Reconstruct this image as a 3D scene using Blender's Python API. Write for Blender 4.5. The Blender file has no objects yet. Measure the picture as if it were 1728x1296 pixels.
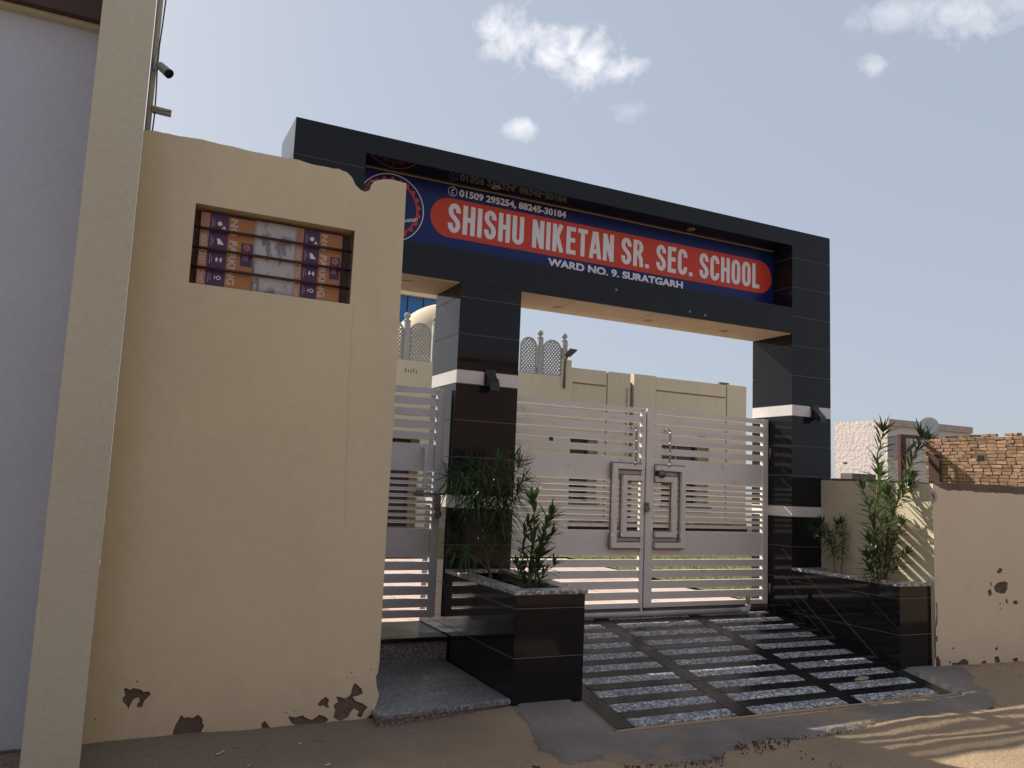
import bpy, bmesh, math, random
from mathutils import Vector, Matrix, noise
random.seed(7)
S = bpy.context.scene
COL = S.collection
rad = math.radians

# ------------------------------------------------------------------ camera
CAM = Vector((0, 0, 1.65))
RX = Vector((0.8974630556, -0.4391240437, 0.0415949279))
RD = Vector((0.0900783924, 0.0901482224, -0.9918463496))
RF = Vector((0.4317938709, 0.8938922599, 0.1204602871))
FPX = 1381.514
cd = bpy.data.cameras.new('camera')
cam = bpy.data.objects.new('camera', cd)
COL.objects.link(cam)
m = Matrix((RX, -RD, -RF)).transposed().to_4x4()
m.translation = CAM
cam.matrix_world = m
cd.sensor_width = 36.0
cd.lens = FPX / 1728 * 36.0
cd.clip_start = 0.05
cd.clip_end = 2000
S.camera = cam

# ------------------------------------------------------------------ light
LDIR = Vector((0.44, -1.0, -0.74)).normalized()      # direction the sunlight travels
sd = bpy.data.lights.new('sun', 'SUN')
sd.energy = 4.8
sd.angle = rad(0.6)
sd.color = (1.0, 0.93, 0.82)
so = bpy.data.objects.new('sun', sd)
COL.objects.link(so)
so.rotation_euler = LDIR.to_track_quat('-Z', 'Y').to_euler()
SUN_EL = math.asin(-LDIR.z)
SUN_AZ = math.atan2(-LDIR.x, -LDIR.y)                # clockwise from +Y

HAZE = (4.2, 4.7, 5.65, 1)
CLOUDC = (7.6, 7.5, 7.6, 1)
wd = bpy.data.worlds.new('World')
S.world = wd
wd.use_nodes = True
nt = wd.node_tree
nt.nodes.clear()


def wn(t, **k):
    n = nt.nodes.new(t)
    for a, b in k.items():
        setattr(n, a, b)
    return n


def wmath(op, a, b=None, c=None, clamp=False):
    n = wn('ShaderNodeMath', operation=op)
    n.use_clamp = clamp
    for i, v in enumerate((a, b, c)):
        if v is None:
            continue
        if isinstance(v, (int, float)):
            n.inputs[i].default_value = v
        else:
            nt.links.new(v, n.inputs[i])
    return n.outputs[0]


sky = wn('ShaderNodeTexSky', sky_type='NISHITA')
sky.sun_disc = False
sky.sun_elevation = SUN_EL
sky.sun_rotation = SUN_AZ
sky.altitude = 200
sky.air_density = 1.0
sky.dust_density = 2.0
sky.ozone_density = 1.0
# dusty air: multiple scattering in the haze evens the clear-sky colours out
gam = wn('ShaderNodeGamma')
gam.inputs[1].default_value = .62
nt.links.new(sky.outputs[0], gam.inputs[0])
hz = wn('ShaderNodeMix', data_type='RGBA')
hz.inputs[0].default_value = .5
nt.links.new(gam.outputs[0], hz.inputs[6])
hz.inputs[7].default_value = HAZE
tc = wn('ShaderNodeTexCoord')
# clouds: soft noisy puffs, each at its own direction in the sky
CLOUDS = [  # pixel centre, half size, strength
    (866, 62, 62, 58, 1.0), (930, 84, 50, 44, .95), (985, 96, 58, 54, 1.0), (1045, 118, 52, 26, .8),
    (878, 214, 40, 20, .75), (1062, 188, 40, 18, .25), (1470, 108, 25, 21, .6),
    (1520, 22, 84, 26, .45), (1640, 22, 70, 38, .6), (1720, 3, 66, 38, .6)]


def pxdir(u, v):
    return (RX * ((u - 864) / FPX) + RD * ((v - 648) / FPX) + RF).normalized()


nz = wn('ShaderNodeTexNoise')
nz.inputs['Scale'].default_value = 34
nz.inputs['Detail'].default_value = 6
nz.inputs['Roughness'].default_value = .6
nz.inputs['Distortion'].default_value = .4
nt.links.new(tc.outputs['Generated'], nz.inputs['Vector'])
edge = wmath('MULTIPLY', wmath('SUBTRACT', nz.outputs[0], .5), 2.6)
total = None
for (u, v, a, b, st) in CLOUDS:
    c = pxdir(u, v)
    r = c.cross(Vector((0, 0, 1))).normalized()
    up = r.cross(c).normalized()

    def dotn(vec):
        n = wn('ShaderNodeVectorMath', operation='DOT_PRODUCT')
        nt.links.new(tc.outputs['Generated'], n.inputs[0])
        n.inputs[1].default_value = vec
        return n.outputs['Value']
    x = dotn(r * (FPX / a))
    y = dotn(up * (FPX / b))
    d = wmath('SQRT', wmath('MULTIPLY_ADD', x, x, wmath('MULTIPLY', y, y)))
    e = wmath('ADD', wmath('SUBTRACT', .95, d), edge)
    e = wmath('MULTIPLY', e, .95, clamp=True)
    far = wmath('SUBTRACT', 1.7, d, clamp=True)
    front = wmath('GREATER_THAN', dotn(c), .5)
    e = wmath('MULTIPLY', wmath('MULTIPLY', wmath('MULTIPLY', e, far), st), front)
    total = e if total is None else wmath('MAXIMUM', total, e)
mx = wn('ShaderNodeMix', data_type='RGBA')
nt.links.new(wmath('MULTIPLY', total, .8), mx.inputs[0])
nt.links.new(hz.outputs[2], mx.inputs[6])
mx.inputs[7].default_value = CLOUDC
bg = wn('ShaderNodeBackground')
bg.inputs['Strength'].default_value = 0.1
wd.cycles.sampling_method = 'MANUAL'
wd.cycles.sample_map_resolution = 512
nt.links.new(mx.outputs[2], bg.inputs['Color'])
nt.links.new(bg.outputs[0], wn('ShaderNodeOutputWorld').inputs[0])

S.cycles.max_bounces = 6
S.cycles.diffuse_bounces = 3
S.cycles.glossy_bounces = 3
S.cycles.transmission_bounces = 2
S.cycles.caustics_reflective = False
S.cycles.caustics_refractive = False
S.view_settings.view_transform = 'Standard'
S.view_settings.look = 'None'
S.view_settings.exposure = 0.66
S.view_settings.gamma = 1.0
S.view_settings.use_curve_mapping = False


# ------------------------------------------------------------------ helpers
def pray(u, v):
    return RX * ((u - 864) / FPX) + RD * ((v - 648) / FPX) + RF


def py(u, v, Y):
    d = pray(u, v)
    return CAM + d * ((Y - CAM.y) / d.y)


def pxx(u, v, X):
    d = pray(u, v)
    return CAM + d * ((X - CAM.x) / d.x)


def pz(u, v, Z):
    d = pray(u, v)
    return CAM + d * ((Z - CAM.z) / d.z)


def tag(o, label=None, cat=None, group=None, kind=None):
    if label: o['label'] = label
    if cat: o['category'] = cat
    if group: o['group'] = group
    if kind: o['kind'] = kind
    return o


def thing(name, label, cat, loc, group=None, kind=None):
    o = bpy.data.objects.new(name, None)
    o.empty_display_size = .1
    COL.objects.link(o)
    o.location = loc
    return tag(o, label, cat, group, kind)


def link(name, me, mat=None, parent=None, loc=None):
    o = bpy.data.objects.new(name, me)
    COL.objects.link(o)
    if loc is not None:
        o.location = loc
    if mat and not me.materials:
        me.materials.append(mat)
    if parent is not None:
        o.parent = parent
        t = Vector((0, 0, 0))
        p = parent
        while p is not None:
            t += p.location
            p = p.parent
        o.matrix_parent_inverse = Matrix.Translation(-t) if parent.parent is None else Matrix.Translation(-parent.location)
    return o


class MB:
    """collects shapes in world coordinates, builds one mesh object"""
    def __init__(s):
        s.v = []; s.f = []

    def add(s, vs, fs):
        n = len(s.v)
        s.v += [tuple(p) for p in vs]
        s.f += [tuple(n + i for i in f) for f in fs]
        return s

    def box(s, x0, x1, y0, y1, z0, z1):
        return s.add([(x0, y0, z0), (x1, y0, z0), (x1, y1, z0), (x0, y1, z0), (x0, y0, z1), (x1, y0, z1), (x1, y1, z1), (x0, y1, z1)],
                     [(0, 3, 2, 1), (4, 5, 6, 7), (0, 1, 5, 4), (1, 2, 6, 5), (2, 3, 7, 6), (3, 0, 4, 7)])

    def hexa(s, b, t):
        """bottom quad (ccw from above) and top quad"""
        return s.add(list(b) + list(t), [(0, 3, 2, 1), (4, 5, 6, 7), (0, 1, 5, 4), (1, 2, 6, 5), (2, 3, 7, 6), (3, 0, 4, 7)])

    def tube(s, pts, r, n=8, cap=True):
        pts = [Vector(p) for p in pts]
        rs = r if isinstance(r, (list, tuple)) else [r] * len(pts)
        rings = []
        prev = None
        for i, p in enumerate(pts):
            t = (pts[min(i + 1, len(pts) - 1)] - pts[max(i - 1, 0)]).normalized()
            a = prev if prev is not None else (Vector((0, 0, 1)) if abs(t.z) < .9 else Vector((1, 0, 0)))
            x = (a - t * a.dot(t)).normalized()
            prev = x
            y = t.cross(x)
            rings.append([p + (x * math.cos(2 * math.pi * k / n) + y * math.sin(2 * math.pi * k / n)) * rs[i] for k in range(n)])
        vs = [q for g in rings for q in g]
        fs = []
        for i in range(len(pts) - 1):
            for k in range(n):
                k2 = (k + 1) % n
                fs.append((i * n + k, i * n + k2, (i + 1) * n + k2, (i + 1) * n + k))
        if cap:
            fs.append(tuple(range(n - 1, -1, -1)))
            fs.append(tuple((len(pts) - 1) * n + k for k in range(n)))
        return s.add(vs, fs)

    def lathe(s, c, axis, prof, n=16):
        """prof: list of (distance along axis, radius)"""
        c = Vector(c); t = Vector(axis).normalized()
        a = Vector((0, 0, 1)) if abs(t.z) < .9 else Vector((1, 0, 0))
        x = (a - t * a.dot(t)).normalized(); y = t.cross(x)
        vs = []; fs = []
        for (d, r) in prof:
            for k in range(n):
                an = 2 * math.pi * k / n
                vs.append(c + t * d + (x * math.cos(an) + y * math.sin(an)) * max(r, 1e-4))
        for i in range(len(prof) - 1):
            for k in range(n):
                k2 = (k + 1) % n
                fs.append((i * n + k, i * n + k2, (i + 1) * n + k2, (i + 1) * n + k))
        return s.add(vs, fs)

    def build(s, name, mat, parent=None, smooth=False, bevel=0, fix=True):
        me = bpy.data.meshes.new(name)
        me.from_pydata(s.v, [], s.f)
        me.update()
        if fix or bevel:
            bm = bmesh.new(); bm.from_mesh(me)
            if bevel:
                bmesh.ops.bevel(bm, geom=bm.edges[:], offset=bevel, segments=2 if bevel > .004 else 1, affect='EDGES', profile=.6)
            bmesh.ops.recalc_face_normals(bm, faces=bm.faces)
            bm.to_mesh(me); bm.free()
        if smooth:
            me.shade_smooth()
        return link(name, me, mat, parent)


def BX(name, mat, parent, x0, x1, y0, y1, z0, z1, bevel=0):
    return MB().box(min(x0, x1), max(x0, x1), min(y0, y1), max(y0, y1), min(z0, z1), max(z0, z1)).build(name, mat, parent, bevel=bevel)


def curve_mesh(loops, extrude):
    """closed 2D loops (first outline, then holes) filled even-odd, extruded +-extrude; mesh in XY"""
    cu = bpy.data.curves.new('tmp', 'CURVE')
    cu.dimensions = '2D'; cu.fill_mode = 'BOTH'; cu.extrude = extrude
    for lp in loops:
        sp = cu.splines.new('POLY'); sp.points.add(len(lp) - 1)
        for p, q in zip(sp.points, lp):
            p.co = (q[0], q[1], 0, 1)
        sp.use_cyclic_u = True
    o = bpy.data.objects.new('tmp', cu)
    COL.objects.link(o)
    dg = bpy.context.evaluated_depsgraph_get(); dg.update()
    me = bpy.data.meshes.new_from_object(o.evaluated_get(dg))
    bpy.data.objects.remove(o); bpy.data.curves.remove(cu)
    me.materials.clear()
    return me


def text_mesh(body, offset=0.0, extrude=.01, space=1.0):
    cu = bpy.data.curves.new('tmp', 'FONT')
    cu.body = body; cu.offset = offset; cu.extrude = extrude; cu.resolution_u = 4; cu.space_character = space
    o = bpy.data.objects.new('tmp', cu)
    COL.objects.link(o)
    dg = bpy.context.evaluated_depsgraph_get(); dg.update()
    me = bpy.data.meshes.new_from_object(o.evaluated_get(dg))
    bpy.data.objects.remove(o); bpy.data.curves.remove(cu)
    me.materials.clear()
    return me


def fit(me, fn, x0=0, x1=1, y0=0, y1=1):
    """rescale a flat mesh to the unit square, then map (a,b,c) through fn"""
    xs = [v.co.x for v in me.vertices]; ys = [v.co.y for v in me.vertices]; zs = [v.co.z for v in me.vertices]
    ax, bx = min(xs), max(xs); ay, by = min(ys), max(ys); az, bz = min(zs), max(zs)
    for v in me.vertices:
        v.co = fn((v.co.x - ax) / (bx - ax), (v.co.y - ay) / (by - ay), (v.co.z - az) / max(bz - az, 1e-6))
    me.update()
    return me


# ------------------------------------------------------------------ materials
MATS = {}


def mat(name, base, rough=.7, col2=None, scale=3.0, contrast=1.0, fine=.0, fscale=80, bump=0, bscale=60, spec=.5,
        metal=0, randv=0, stretch=None, coat=0, col3=None, s3=1.0, t3=.6, w3=.08, translucent=0, rvar=0, detail=4, stain=None, dirt=None, splash=None):
    if name in MATS:
        return MATS[name]
    M = bpy.data.materials.new(name)
    M.use_nodes = True
    t = M.node_tree; N = t.nodes; L = t.links
    b = N['Principled BSDF']
    b.inputs['Roughness'].default_value = rough
    b.inputs['Metallic'].default_value = metal
    b.inputs['Specular IOR Level'].default_value = spec
    b.inputs['Coat Weight'].default_value = coat
    geo = N.new('ShaderNodeNewGeometry')
    vec = geo.outputs['Position']
    if stretch:
        mp = N.new('ShaderNodeMapping'); mp.inputs['Scale'].default_value = stretch
        L.new(vec, mp.inputs[0]); vec = mp.outputs[0]

    def noise_(sc, det=detail, rg=.55):
        n = N.new('ShaderNodeTexNoise')
        n.inputs['Scale'].default_value = sc; n.inputs['Detail'].default_value = det; n.inputs['Roughness'].default_value = rg
        L.new(vec, n.inputs['Vector'])
        return n.outputs['Fac']

    def ramp_(fac, lo, hi):
        r = N.new('ShaderNodeMapRange'); r.inputs[1].default_value = lo; r.inputs[2].default_value = hi
        L.new(fac, r.inputs[0]); return r.outputs[0]

    def mix_(fac, a, c, mode='MIX'):
        x = N.new('ShaderNodeMix'); x.data_type = 'RGBA'; x.blend_type = mode
        for s_, val in ((0, fac), (6, a), (7, c)):
            if isinstance(val, (int, float)):
                x.inputs[s_].default_value = val
            elif isinstance(val, tuple):
                x.inputs[s_].default_value = (*val, 1) if len(val) == 3 else val
            else:
                L.new(val, x.inputs[s_])
        return x.outputs[2]
    c2 = col2 or tuple(c * .85 for c in base)
    h = .25 / contrast
    col = mix_(ramp_(noise_(scale), .5 - h, .5 + h), tuple(base), tuple(c2))
    if fine:
        col = mix_(fine, col, mix_(ramp_(noise_(fscale, 3, .6), .3, .7), (0.0, 0.0, 0.0), (1.0, 1.0, 1.0)), 'OVERLAY')
    if col3:
        col = mix_(ramp_(noise_(s3, 5, .62), t3, t3 + w3), col, tuple(col3))
    if dirt:       # trodden dark earth along the foot of the tall wall
        sp_ = N.new('ShaderNodeSeparateXYZ'); L.new(geo.outputs['Position'], sp_.inputs[0])
        ad = N.new('ShaderNodeMath'); ad.operation = 'MULTIPLY_ADD'; ad.inputs[1].default_value = .9
        L.new(noise_(1.6, 5, .6), ad.inputs[0]); L.new(sp_.outputs[1], ad.inputs[2])
        bd = N.new('ShaderNodeMath'); bd.operation = 'MULTIPLY_ADD'; bd.inputs[1].default_value = -.30
        L.new(sp_.outputs[0], bd.inputs[0]); L.new(ad.outputs[0], bd.inputs[2])
        col = mix_(ramp_(bd.outputs[0], 4.62, 5.05), col, tuple(dirt))
    if splash:     # rain splash and dust near the ground
        sp_ = N.new('ShaderNodeSeparateXYZ'); L.new(geo.outputs['Position'], sp_.inputs[0])
        ad = N.new('ShaderNodeMath'); ad.operation = 'MULTIPLY_ADD'; ad.inputs[1].default_value = .8
        L.new(noise_(4.5, 5, .65), ad.inputs[0]); L.new(sp_.outputs[2], ad.inputs[2])
        r = N.new('ShaderNodeMapRange'); r.inputs[1].default_value = .82; r.inputs[2].default_value = .38; r.inputs[4].default_value = .55
        L.new(ad.outputs[0], r.inputs[0])
        col = mix_(r.outputs[0], col, tuple(splash))
    if stain:      # ochre run-off mark where the wall meets the neighbour's pier
        sp_ = N.new('ShaderNodeSeparateXYZ'); L.new(geo.outputs['Position'], sp_.inputs[0])
        ad = N.new('ShaderNodeMath'); ad.operation = 'MULTIPLY_ADD'; ad.inputs[1].default_value = .22
        L.new(noise_(3.5, 4), ad.inputs[0]); L.new(sp_.outputs[0], ad.inputs[2])
        r = N.new('ShaderNodeMapRange'); r.inputs[1].default_value = .32; r.inputs[2].default_value = .06; r.inputs[4].default_value = .75
        L.new(ad.outputs[0], r.inputs[0])
        col = mix_(r.outputs[0], col, tuple(stain))
    if randv:
        oi = N.new('ShaderNodeObjectInfo')
        hs = N.new('ShaderNodeHueSaturation')
        L.new(ramp_(oi.outputs['Random'], 0, 1), hs.inputs['Value'])
        r = N.new('ShaderNodeMapRange'); r.inputs[3].default_value = 1 - randv; r.inputs[4].default_value = 1 + randv
        L.new(oi.outputs['Random'], r.inputs[0]); L.new(r.outputs[0], hs.inputs['Value'])
        L.new(col, hs.inputs['Color']); col = hs.outputs[0]
    L.new(col, b.inputs['Base Color'])
    if rvar:
        r = N.new('ShaderNodeMapRange'); r.inputs[3].default_value = max(rough - rvar, .02); r.inputs[4].default_value = rough + rvar
        r.inputs[1].default_value = .35; r.inputs[2].default_value = .65
        L.new(noise_(scale * 1.7), r.inputs[0]); L.new(r.outputs[0], b.inputs['Roughness'])
    if bump:
        bp = N.new('ShaderNodeBump'); bp.inputs['Strength'].default_value = 1; bp.inputs['Distance'].default_value = bump
        L.new(noise_(bscale, 4, .65), bp.inputs['Height']); L.new(bp.outputs[0], b.inputs['Normal'])
    if translucent:
        tr = N.new('ShaderNodeBsdfTranslucent'); L.new(col, tr.inputs[0])
        ms = N.new('ShaderNodeMixShader'); ms.inputs[0].default_value = translucent
        L.new(b.outputs[0], ms.inputs[1]); L.new(tr.outputs[0], ms.inputs[2])
        L.new(ms.outputs[0], N['Material Output'].inputs[0])
    MATS[name] = M
    return M


def speckle(name, base, c1, c2, scale=120, rough=.45, dirt=None, dscale=1.3, dt=.55, dw=.2, randv=0):
    """granite: pale ground with dark and light mineral grains, optionally dusty"""
    if name in MATS:
        return MATS[name]
    M = bpy.data.materials.new(name); M.use_nodes = True
    t = M.node_tree; N = t.nodes; L = t.links; b = N['Principled BSDF']
    geo = N.new('ShaderNodeNewGeometry')

    def vor(sc):
        v = N.new('ShaderNodeTexVoronoi'); v.inputs['Scale'].default_value = sc
        L.new(geo.outputs['Position'], v.inputs['Vector'])
        s = N.new('ShaderNodeSeparateColor'); L.new(v.outputs['Color'], s.inputs[0]); return s.outputs[0]

    def step(x, a, c):
        r = N.new('ShaderNodeMapRange'); r.inputs[1].default_value = a; r.inputs[2].default_value = c
        L.new(x, r.inputs[0]); return r.outputs[0]

    def mix(f, a, c):
        x = N.new('ShaderNodeMix'); x.data_type = 'RGBA'
        L.new(f, x.inputs[0])
        for i, q in ((6, a), (7, c)):
            if isinstance(q, tuple): x.inputs[i].default_value = (*q, 1)
            else: L.new(q, x.inputs[i])
        return x.outputs[2]
    col = mix(step(vor(scale), .55, .62), base, c1)
    col = mix(step(vor(scale * .7), .76, .80), col, c2)
    b.inputs['Roughness'].default_value = rough
    if dirt:
        n = N.new('ShaderNodeTexNoise'); n.inputs['Scale'].default_value = dscale; n.inputs['Detail'].default_value = 6
        n.inputs['Roughness'].default_value = .68
        L.new(geo.outputs['Position'], n.inputs['Vector'])
        fac = step(n.outputs[0], dt, dt + dw)
        col = mix(fac, col, dirt)
        r = N.new('ShaderNodeMapRange'); r.inputs[3].default_value = rough; r.inputs[4].default_value = .9
        L.new(fac, r.inputs[0]); L.new(r.outputs[0], b.inputs['Roughness'])
    L.new(col, b.inputs['Base Color'])
    MATS[name] = M
    return M


CREAM = mat('cream_paint', (.71, .62, .425), .75, (.635, .545, .37), 1.1, 1.0, fine=.04, fscale=14, bump=.004, bscale=13, stretch=(1, 1, .8),
            col3=(.52, .42, .28), s3=.9, t3=.62, w3=.25, stain=(.56, .43, .22), splash=(.50, .41, .29))
CREAM2 = mat('cream_paint_street', (.76, .66, .475), .75, (.69, .595, .42), .9, 1.0, fine=.04, fscale=14, bump=.004, bscale=13,
             col3=(.54, .44, .32), s3=1.2, t3=.60, w3=.25, splash=(.52, .42, .31))
CREAMS = mat('cream_school', (.75, .62, .45), .8, (.67, .55, .395), .35, 1.0, fine=.05, fscale=8, stretch=(1, 1, .3), col3=(.50, .40, .27), s3=.5, t3=.62, w3=.2)
CREAMP = mat('cream_pier', (.57, .545, .425), .8, (.52, .495, .385), .8, 1, fine=.05, fscale=30, bump=.003, bscale=50)
LAV = mat('lavender_plaster', (.51, .555, .64), .85, (.46, .505, .585), .9, 1, fine=.04, fscale=30, bump=.003, bscale=40)
CEMENT = mat('bare_cement', (.17, .125, .095), .95, (.105, .08, .062), 7, 1, fine=.25, fscale=60, bump=.012, bscale=45)
COPING = mat('cement_coping', (.20, .145, .115), .95, (.13, .095, .08), 5, 1, fine=.2, fscale=50, bump=.015, bscale=25)
RUSTB = mat('raw_brick_core', (.33, .17, .10), .95, (.22, .12, .08), 14, 1, bump=.01, bscale=60)
GRAN = mat('black_granite', (.012, .0135, .017), .06, (.018, .0165, .017), 2.2, 1, spec=.22, fine=.1, fscale=160, rvar=.03)
GRANF = mat('black_granite_floor', (.011, .012, .014), .22, (.017, .017, .017), 3, 1, spec=.33, col3=(.20, .135, .08), s3=1.5, t3=.67, w3=.14, rvar=.06)
GROUT = mat('pale_grout', (.34, .31, .26), .8)
WBAND = mat('white_stone_band', (.74, .71, .68), .22, (.66, .63, .61), 2.5, 1, fine=.04, fscale=60)
GREYG = speckle('grey_granite_floor', (.30, .305, .32), (.10, .10, .105), (.58, .58, .59), 75, .45, dirt=(.26, .175, .105), dscale=1.5, dt=.585, dw=.14)
STEPG = speckle('grey_granite_step', (.21, .21, .215), (.10, .10, .105), (.32, .315, .32), 110, .38, dirt=(.16, .11, .075), dscale=1.7, dt=.50, dw=.24)
RIMG = speckle('granite_rim', (.34, .33, .32), (.12, .11, .11), (.55, .53, .52), 70, .3)
SOFF = mat('cream_soffit', (.60, .49, .365), .8, (.53, .43, .32), 1.5, 1)
STEEL = mat('mauve_steel_paint', (.82, .76, .70), .45, (.73, .675, .62), 3.5, 1, fine=.06, fscale=30, spec=.5, col3=(.40, .32, .27), s3=7, t3=.65, w3=.12, rvar=.08)
STEELG = mat('grey_steel_paint', (.62, .62, .645), .42, (.55, .55, .57), 3.5, 1, fine=.06, fscale=30, col3=(.36, .32, .29), s3=7, t3=.66, w3=.12, rvar=.08)
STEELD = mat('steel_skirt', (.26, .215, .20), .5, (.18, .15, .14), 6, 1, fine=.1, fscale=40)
STEELR = mat('bare_rod_steel', (.48, .43, .42), .3, (.38, .33, .32), 8, 1, metal=.4)
LOCK = mat('dull_lock_metal', (.22, .20, .19), .4, (.14, .12, .11), 20, 1, metal=.7)
NAVY = mat('navy_print', (.010, .020, .125), .3, (.012, .024, .14), 1, 1, spec=.25)
NAVYD = mat('navy_print_deep', (.012, .012, .06), .22, (.014, .014, .07), 1, 1)
REDP = mat('red_print', (.66, .075, .040), .35, (.63, .068, .036), 1, 1, spec=.2)
WHITEP = mat('white_print', (.84, .83, .83), .3, (.80, .79, .79), 3, 1)
BLACKP = mat('black_plastic', (.012, .012, .013), .35)
BRASS = mat('downlight_ring', (.55, .42, .27), .35, metal=.3)
SOIL = mat('planter_soil', (.045, .03, .02), 1, (.025, .018, .012), 12, 1, bump=.02, bscale=30)
SAND = mat('sand', (.385, .27, .165), .95, (.31, .215, .13), .8, 1.3, fine=.3, fscale=120, bump=.012, bscale=35, col3=(.27, .185, .115), s3=1.6, t3=.60, w3=.2, dirt=(.21, .16, .115))
APRON = mat('worn_concrete', (.27, .23, .195), .9, (.17, .14, .12), 1.3, 1.4, fine=.28, fscale=90, bump=.01, bscale=40, col3=(.34, .225, .135), s3=1.1, t3=.54, w3=.12)
CLOD = mat('dark_earth', (.10, .058, .04), 1, (.06, .036, .026), 20, 1)
PEB = mat('pale_pebble', (.42, .36, .29), .9, (.3, .24, .18), 30, 1)
PAVER = mat('pink_paver', (.56, .42, .36), .85, (.50, .36, .30), 2.5, 1, fine=.1, fscale=30, randv=.08)
LAWN = mat('lawn', (.16, .17, .035), .95, (.10, .125, .022), 5, 1, fine=.2, fscale=60, bump=.02, bscale=60, col3=(.24, .20, .07), s3=2.2, t3=.55, w3=.15)
LEAF = mat('oleander_leaf', (.085, .14, .034), .42, (.045, .088, .022), 9, 1, col3=(.20, .185, .06), s3=11, t3=.66, w3=.06, translucent=.25, spec=.4)
LEAFD = mat('feathery_leaf', (.062, .112, .028), .45, (.034, .07, .017), 9, 1, col3=(.17, .155, .055), s3=11, t3=.66, w3=.06, translucent=.22, spec=.4)
STEM = mat('plant_stem', (.17, .14, .075), .8, (.12, .10, .05), 20, 1)
PURPLE = mat('purple_print', (.075, .022, .095), .4, (.06, .018, .08), 3, 1)
ORANGE = mat('orange_print', (.44, .19, .06), .4, (.38, .16, .05), 3, 1)
PEACH = mat('peach_print', (.48, .22, .10), .4, (.42, .19, .09), 3, 1)
LETTER = mat('cream_letter_print', (.62, .52, .42), .4)
MAUVEP = mat('pale_mauve_print', (.42, .32, .42), .4)
PAPER = mat('peeling_white_paper', (.52, .52, .53), .8, (.46, .46, .48), 4, 1, col3=(.22, .23, .28), s3=14, t3=.52, w3=.06, stretch=(1, 1, .35), bump=.003, bscale=30)
RODM = mat('maroon_rod', (.060, .016, .018), .5, (.045, .012, .014), 9, 1)
MAROON = mat('maroon_frame', (.085, .022, .016), .5, (.065, .018, .013), 4, 1)
BROWNS = mat('brown_slab_paint', (.060, .024, .020), .6, (.05, .02, .017), 3, 1)
PIPEW = mat('white_pvc', (.55, .52, .48), .4, (.45, .42, .38), 8, 1)
CAMW = mat('camera_housing', (.42, .40, .40), .4)
BRICKM = mat('mud_brick', (.36, .22, .135), .95, (.25, .145, .09), 6, 1, fine=.3, fscale=45, randv=.2, bump=.006, bscale=50)
MORTAR = mat('mud_mortar', (.15, .095, .06), 1, (.10, .065, .04), 9, 1)
HOUSEW = mat('rough_white_plaster', (.70, .60, .57), .9, (.63, .53, .50), 2, 1, fine=.1, fscale=20, bump=.035, bscale=9)
DISHM = mat('dish_grey', (.62, .62, .62), .4)
BROWN = mat('brown_sheet', (.07, .03, .02), .9, (.05, .022, .015), 4, 1)
DARKWIN = mat('dark_room', (.012, .008, .009), .35)
WINFR = mat('brown_window_frame', (.15, .085, .055), .6)
REVEAL = mat('window_reveal', (.36, .27, .17), .8)
SILLB = mat('grey_sill', (.20, .20, .23), .6)
BLUEG = mat('blue_glass', (.02, .12, .36), .12, (.022, .14, .40), 1, 1)
JALI = mat('grey_jali_stone', (.46, .44, .43), .85, (.40, .38, .37), 3, 1)
LAMPM = mat('street_lamp_grey', (.13, .11, .10), .5)
OPP = mat('opposite_house_paint', (.23, .145, .115), .85, (.19, .12, .095), 1.5, 1)
GREENP = mat('green_paint', (.12, .30, .05), .6)


# ------------------------------------------------------------------ ground
def gz(x, y):
    """street level: flat road, rising a little to the foot of the walls"""
    t = min(max((y - 4.85) / .55, 0), 1)
    return .095 * t * t * (3 - 2 * t)


def bumps(x, y):
    a = noise.noise((x * 1.1, y * 1.3, 3.1)) * .018 + noise.noise((x * 4, y * 5, 1.7)) * .007 + noise.noise((x * 13, y * 13, 5.7)) * .0035
    # wheel-worn ripples on the right
    w = math.exp(-((y - 4.25) / .5) ** 2) * min(max((x - 4.2) / 1.2, 0), 1)
    a += w * .012 * math.sin(13 * (y + .12 * math.sin(x * 1.3)) + noise.noise((x, y, 9.0)) * 2)
    return a


def axis(lo, a, b, hi, step):
    r = []
    v = a
    while v < b:
        r.append(v); v += step
    out = []; s = step; v = a
    while v > lo:
        out.append(v - s); v -= s; s *= 1.5
    out2 = []; s = step; v = b
    while v < hi:
        out2.append(v); v += s; s *= 1.5
    return out[::-1] + r + out2


gx = axis(-400, -1.2, 9.5, 400, .045)
gy = axis(-400, 2.6, 5.6, 400, .045)
V = []; F = []
for y in gy:
    for x in gx:
        near = 1 if (-3 < x < 13 and 0 < y < 6.5) else 0
        V.append((x, y, gz(x, y) + (bumps(x, y) if near else 0)))
nx = len(gx)
for j in range(len(gy) - 1):
    for i in range(nx - 1):
        a = j * nx + i
        F.append((a, a + 1, a + nx + 1, a + nx))
g = MB().add(V, F).build('ground', SAND, smooth=True, fix=False)
tag(g, kind='structure')


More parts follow.
